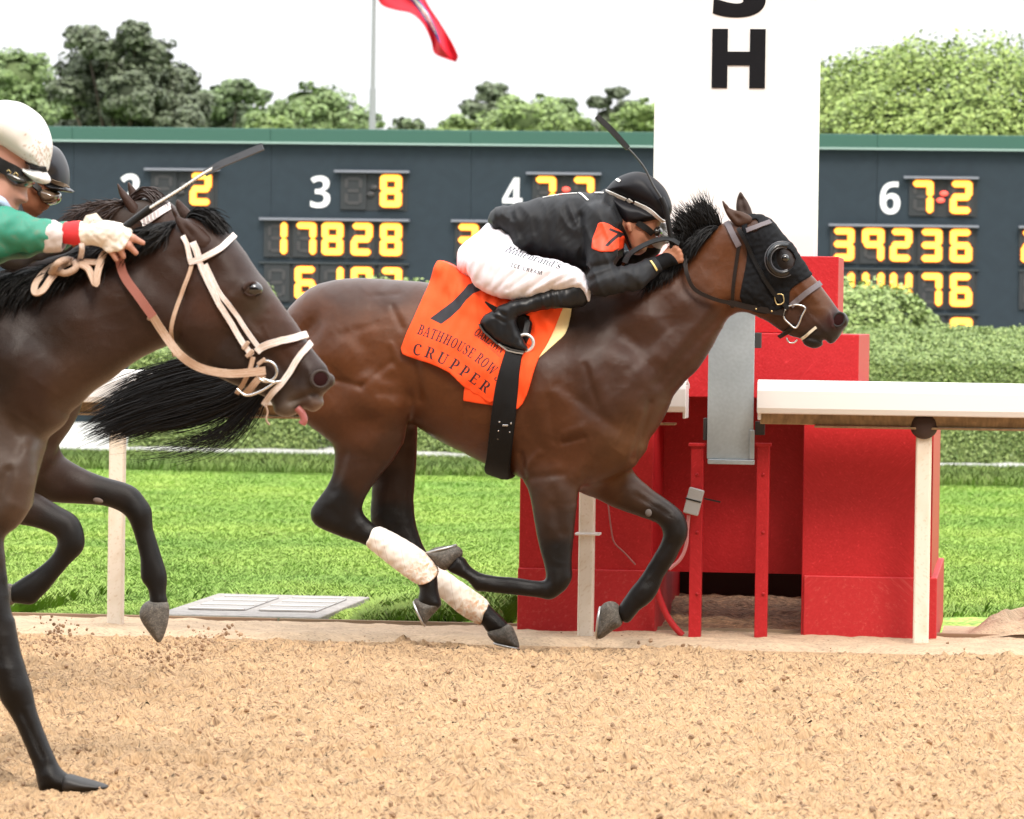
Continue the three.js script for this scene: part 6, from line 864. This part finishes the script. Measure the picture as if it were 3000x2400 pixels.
// ---------- the horse behind ----------
{
  const foreA = [[150, 1300], [191, 1340], [243, 1372], [304, 1397], [365, 1414], [400, 1432], [426, 1464], [443, 1492], [446, 1530], [449, 1552], [459, 1585], [473, 1630], [488, 1680], [489, 1707], [486, 1740], [491, 1768], [470, 1790], [430, 1785], [438, 1760], [434, 1727], [416, 1703], [412, 1679], [411, 1638], [402, 1598], [389, 1553], [373, 1518], [349, 1498], [304, 1482], [243, 1477], [154, 1471], [80, 1450], [60, 1350]];
  const foreB = [[20, 1380], [77, 1431], [122, 1452], [174, 1484], [211, 1504], [232, 1526], [245, 1562], [247, 1596], [236, 1622], [207, 1650], [178, 1683], [142, 1727], [114, 1756], [93, 1772], [50, 1768], [20, 1762], [24, 1725], [45, 1707], [69, 1691], [114, 1662], [150, 1630], [167, 1598], [166, 1577], [146, 1561], [101, 1545], [53, 1537], [0, 1530], [-40, 1430]];
  const F3 = makeField({ z: Z3, ppm: PP3, map: U, scale: 1.176, cell: 0.011, strokes: strokes7.filter(s => s[0] < 1800), strokeZ: strokeZ7, parts: [{ pts: torso7, sk: torsoSk, sub: 2 },
    { pts: foreA, sk: [[120, 1390, 80, 70, 0.03], [230, 1425, 52, 48], [330, 1450, 40, 38], [405, 1490, 38, 38], [425, 1580, 26, 26], [450, 1670, 32, 30], [462, 1740, 26, 28]], map: id, S: 1, dz: -0.12, k: 0.05, sub: 3 },
    { pts: foreB, sk: [[50, 1470, 55, 52], [130, 1510, 42, 42], [205, 1570, 38, 40], [160, 1650, 26, 26], [80, 1725, 34, 32], [35, 1740, 24, 28]], map: id, S: 1, dz: 0.12, k: 0.05, sub: 3 },
    { pts: hindNear, sk: hindNearSk, dz: 0.13, k: 0.05, sub: 2 }, { pts: hindFar, sk: hindFarSk, dz: -0.12, k: 0.04, sub: 2 }] });
  const b = G(0, 2076); b.z = Z3;
  const H = thing('racehorse', 'brown racehorse mostly hidden behind the dark near horse, forelegs showing', 'horse', b);
  part(H, 'body', netMesh(F3, pigment([[200, 1250, [0.085, 0.045, 0.03]], [120, 1350, [0.07, 0.036, 0.024]], [100, 1200, DKB], [-200, 1100, DKB], [-600, 1100, DKBR], [-1000, 1050, DKBR], [200, 1430, [0.05, 0.027, 0.02]], [330, 1440, [0.024, 0.018, 0.016]], [410, 1490, BLK], [450, 1650, BLK], [460, 1770, BLK], [60, 1490, [0.04, 0.024, 0.018]], [170, 1530, [0.02, 0.016, 0.015]], [230, 1580, BLK], [100, 1720, BLK], [300, 800, DKB], [400, 600, [0.06, 0.04, 0.03]], [450, 650, DKBR], [-900, 1500, BLK], [-700, 1700, BLK]], id, 1.2)), coatMat(0.4));
  hoofParts(H, [{ pts: [[418, 1772], [450, 1756], [491, 1764], [493, 1815], [480, 1862], [466, 1884], [446, 1865], [410, 1810]], c: [455, 1815, 32, 40], dz: -0.12 }], Z3, PP3, id, 1);
  hoofParts(H, [{ pts: [[40, 1715], [42, 1768], [0, 1775], [-40, 1760], [-38, 1725], [0, 1712]], c: [0, 1745, 28, 38], dz: 0.12 }], Z3, PP3, id, 1);
  hoofParts(H, [hooves7[0], hooves7[1]].map(h => ({ ...h, shoe: null })), Z3, PP3, U, 1.176);
  const em = coatMat(0.5, { vertexColors: false, color: lin(...DKB) });
  const ch = P(287, 1467, Z3 - 0.12 + 0.05); part(H, 'chestnut', new THREE.SphereGeometry(1, 14, 10).scale(0.020, 0.011, 0.008).rotateZ(-0.2).translate(ch.x, ch.y, ch.z), std(lin(0.14, 0.1, 0.08), 0.8));
  part(H, 'ear', earGeo([[343, 536], [357, 551], [372, 566], [388, 584], [408, 608], [412, 640], [388, 634], [375, 616], [357, 585], [348, 566]], [[350, 556, 7, 9], [370, 588, 13, 15], [395, 620, 15, 16]], Z3 + 0.055, PP3, []), em); part(H, 'ear', earGeo([[374, 532], [388, 545], [404, 566], [412, 600], [385, 600], [376, 565]], [[380, 548, 7, 9], [392, 575, 13, 14]], Z3 - 0.05, PP3, []), em);
  const g = (...q) => q.map(([x, y, dz]) => P(x, y, Z3 + (dz ?? 0)));
  part(H, 'mane', mergeGeometries([hair([g([395, 600, 0], [360, 600, .03], [320, 615, .05], [280, 645, .06]), g([330, 625, 0], [290, 612, .03], [250, 620, .05], [215, 650, .06]), g([270, 660, 0], [240, 640, .03], [210, 650, .05], [180, 690, .06])], 1300, { w: 0.0055, spread: 0.015, jitter: 0.03 }),
    hair([g([385, 575, 0], [430, 556, .03], [465, 580, .05], [490, 620, .06]), g([395, 585, .02], [430, 572, .05], [460, 600, .06], [480, 640, .07])], 320, { w: 0.005, spread: 0.01, jitter: 0.015 })]), std(lin(0.03, 0.014, 0.010), 0.5));
  part(H, 'tail', hair([g([-1080, 920], [-1150, 1000], [-1300, 1050], [-1500, 1130]), g([-1080, 940], [-1160, 1060], [-1330, 1130], [-1520, 1220])], 700, { w: 0.008, spread: 0.03, jitter: 0.06 }), hairMat);
  const B = thing('bridle', 'silvery browband of the hidden brown horse beside the spiral whip', 'bridle', P(450, 630, Z3));
  { const c = [[416, 655], [440, 640], [470, 620], [500, 602]], F = q => { const v = F3.hitPx(q[0], q[1], Z3); return P(q[0], q[1], (v ? v.z : Z3 + 0.08) + 0.012); }; const bb = part(B, 'browband', airStrap(c.map(F), 0.026, 0.006), std(lin(0.55, 0.5, 0.52), 0.5)); for (let i = 0; i < 9; i++) { const t = i / 8, x = 418 + 80 * t, y = 654 - 52 * t, v = F([x, y]); part(bb, 'stripe', new THREE.BoxGeometry(0.004, 0.024, 0.003).rotateZ(0.2).translate(v.x, v.y, v.z + 0.005), std(lin(0.85, 0.85, 0.85), 0.4)); } part(B, 'cheek_strap', strapOn(F3, Z3, [[425, 650], [460, 720], [520, 820]], 14, PP3, 0.005, 0.003), blackLeather); }
  const J = thing('person', 'jockey in black helmet with tanned face and amber goggles behind the green sleeve', 'person', P(-100, 800, Z3));
  const field = (o, cell = 0.009) => makeField({ z: Z3, ppm: PP3, map: o.m ?? U, scale: o.m ? 1 : 1.176, cell, ...o });
  const face = { pts: [[60, 515], [120, 525], [150, 540], [166, 560], [166, 575], [156, 588], [148, 598], [142, 608], [136, 614], [126, 616], [122, 621], [117, 628], [110, 631], [105, 636], [102, 645], [92, 656], [74, 660], [52, 648], [36, 622], [20, 590], [28, 540]], sk: [[95, 560, 40, 56], [105, 600, 34, 46], [140, 605, 12, 16], [90, 640, 20, 32]], map: id, S: 1, k: 0.015, sub: 3 };
  const FB = field({ parts: [face, { ...jk.torso, off: -0.02 }, { ...jk.thigh, dz: 0.21, off: -0.015 }, { ...far(jk.thigh), dz: -0.21, off: -0.015 }], cones: [[1760, 640, 0, 50, 1830, 660, 0, 46, 1, 0.03], [1756, 650, 0.16, 40, 1790, 800, 0.2, 34, 1, 0.03], [1790, 800, 0.2, 34, 1930, 770, 0.1, 24, 1, 0.02], [1756, 650, -0.16, 40, 1790, 800, -0.2, 34, 1, 0.03], [1790, 800, -0.2, 34, 1930, 770, -0.1, 24, 1, 0.02], ...fist(1960, 760, 0.1, 0.9, -0.4), ...fist(1960, 760, -0.1, 0.9, -0.4, -1), [1842, 640, 0.07, 8, 1850, 652, 0.076, 6]], strokes: [] }, 0.006);
  part(J, 'body', netMesh(FB), phy(lin(0.30, 0.115, 0.06), 0.45, { bumpMap: leatherBump, bumpScale: 0.0005 }));
  part(J, 'jacket', netMesh(field({ parts: [jk.torso], cones: [[1756, 648, 0.155, 52, 1790, 800, 0.2, 44, 1, 0.05], [1790, 800, 0.2, 44, 1915, 775, 0.11, 30, 1, 0.03], [1756, 648, -0.155, 52, 1790, 800, -0.2, 44, 1, 0.05], [1790, 800, -0.2, 44, 1915, 775, -0.11, 30, 1, 0.03]], folds: crease(8, 0.008) }, 0.009)), silk(lin(0.02, 0.02, 0.024)));
  part(J, 'breeches', netMesh(field({ parts: [{ ...jk.seat, k: 0.05 }, { ...jk.thigh, dz: 0.21, k: 0.05 }, { ...far(jk.thigh), dz: -0.21, k: 0.05 }] }, 0.011)), silk(lin(0.85, 0.85, 0.85)));
  for (const s of [1, -1]) { const q = s > 0 ? p => p : far; part(J, 'boot', netMesh(field({ parts: [{ ...q(jk.boot), dz: s * 0.34, k: 0.02 }, { ...q(jk.foot), dz: s * 0.345, k: 0.025 }] }, 0.009)), blackLeather); }
  const Hm = thing('helmet', 'black riding helmet with muddy band on the tanned jockey at left', 'helmet', P(110, 490, Z3));
  const FH = makeField({ z: Z3, ppm: PP3, cell: 0.0055, parts: [{ pts: [[10, 500], [28, 460], [62, 430], [108, 414], [151, 424], [174, 438], [191, 467], [200, 499], [201, 535], [194, 556], [150, 547], [110, 534], [60, 526], [22, 535]], sk: [[70, 480, 46, 78], [140, 480, 48, 80], [180, 525, 26, 62]] }, { pts: [[135, 540], [180, 547], [203, 552], [214, 564], [190, 563], [150, 556]], sk: [[175, 555, 7, 56]], k: 0.006 }] });
  part(Hm, 'shell', netMesh(FH), phy(lin(0.016, 0.017, 0.022), 0.35)); part(Hm, 'band', strapOn(FH, Z3, [[150, 528], [175, 538], [198, 548]], 12, PP3, 0.004, 0.001), std(lin(0.12, 0.085, 0.055), 0.8));
  const Gg = thing('goggles', 'amber racing goggles on the tanned jockey at left', 'goggles', P(140, 575, Z3));
  const FG = makeField({ z: Z3, ppm: PP3, cell: 0.0045, parts: [{ pts: [[112, 546], [148, 552], [170, 562], [177, 570], [174, 590], [152, 601], [130, 598], [116, 578]], sk: [[145, 575, 20, 56]], sub: 3 }] });
  part(Gg, 'lens', netMesh(FG), phy(lin(0.13, 0.085, 0.055), 0.12, { clearcoat: 0.7 })); part(Gg, 'strap', strapOn(FB, Z3, [[86, 528], [100, 545], [118, 566]], 20, PP3, 0.006, 0.004), std(lin(0.02, 0.018, 0.016), 0.6));
}
// ---------- loose dirt ----------
{
  const g = new THREE.IcosahedronGeometry(1, 1), p = g.attributes.position; for (let i = 0; i < p.count; i++) { const k = 1 + 0.3 * noise3(p.getX(i) * 1.4, p.getY(i) * 1.4, p.getZ(i) * 1.4); p.setXYZ(i, p.getX(i) * k, p.getY(i) * k * 0.6, p.getZ(i) * k); } g.computeVertexNormals();
  const lay = (name, label, n, spot, size) => { const m = new THREE.InstancedMesh(g, std(0xffffff, 0.95), n), o = new THREE.Object3D(), c = new THREE.Color(); m.name = name; m.userData = { kind: 'stuff', label, category: 'dirt' }; for (let i = 0; i < n; i++) { const v = spot(i); o.position.copy(v); o.rotation.set(rr(0, 6), rr(0, 6), rr(0, 6)); o.scale.setScalar(size()); o.updateMatrix(); m.setMatrixAt(i, o.matrix); const k = rr(0.6, 1.05); m.setColorAt(i, c.setRGB(0.38 * k, 0.245 * k, 0.15 * k)); } m.castShadow = m.receiveShadow = true; scene.add(m); };
  lay('dirt_clods', 'crumbly clods of dirt strewn over the track', 5000, () => { const d = 1 / rr(1 / 20, 1 / 12), z = Math.min(20 - d, 8.6), x = -0.114 * d + rr(-0.14, 0.14) * d; return V(x, clodH(x, z) * 1.25 - 0.012, z); }, () => 0.003 + 0.009 * rnd() ** 3);
  lay('flying_dirt', 'brown dirt thrown up behind the hooves at left', 380, i => { const k = i % 3, [cx, cy, sx, sy] = [[590, 1880, 60, 45], [480, 1930, 90, 30], [170, 1870, 45, 60]][k], a = rr(-1, 1) + rr(-1, 1), b = rr(-1, 1) + rr(-1, 1); return P(cx + a * sx + (k ? 0 : -b * sx * 0.6), cy + b * sy * 0.6, Z3 + rr(-0.4, 0.4)); }, () => 0.002 + 0.0065 * rnd() ** 2);
}
renderer.render(scene, camera);
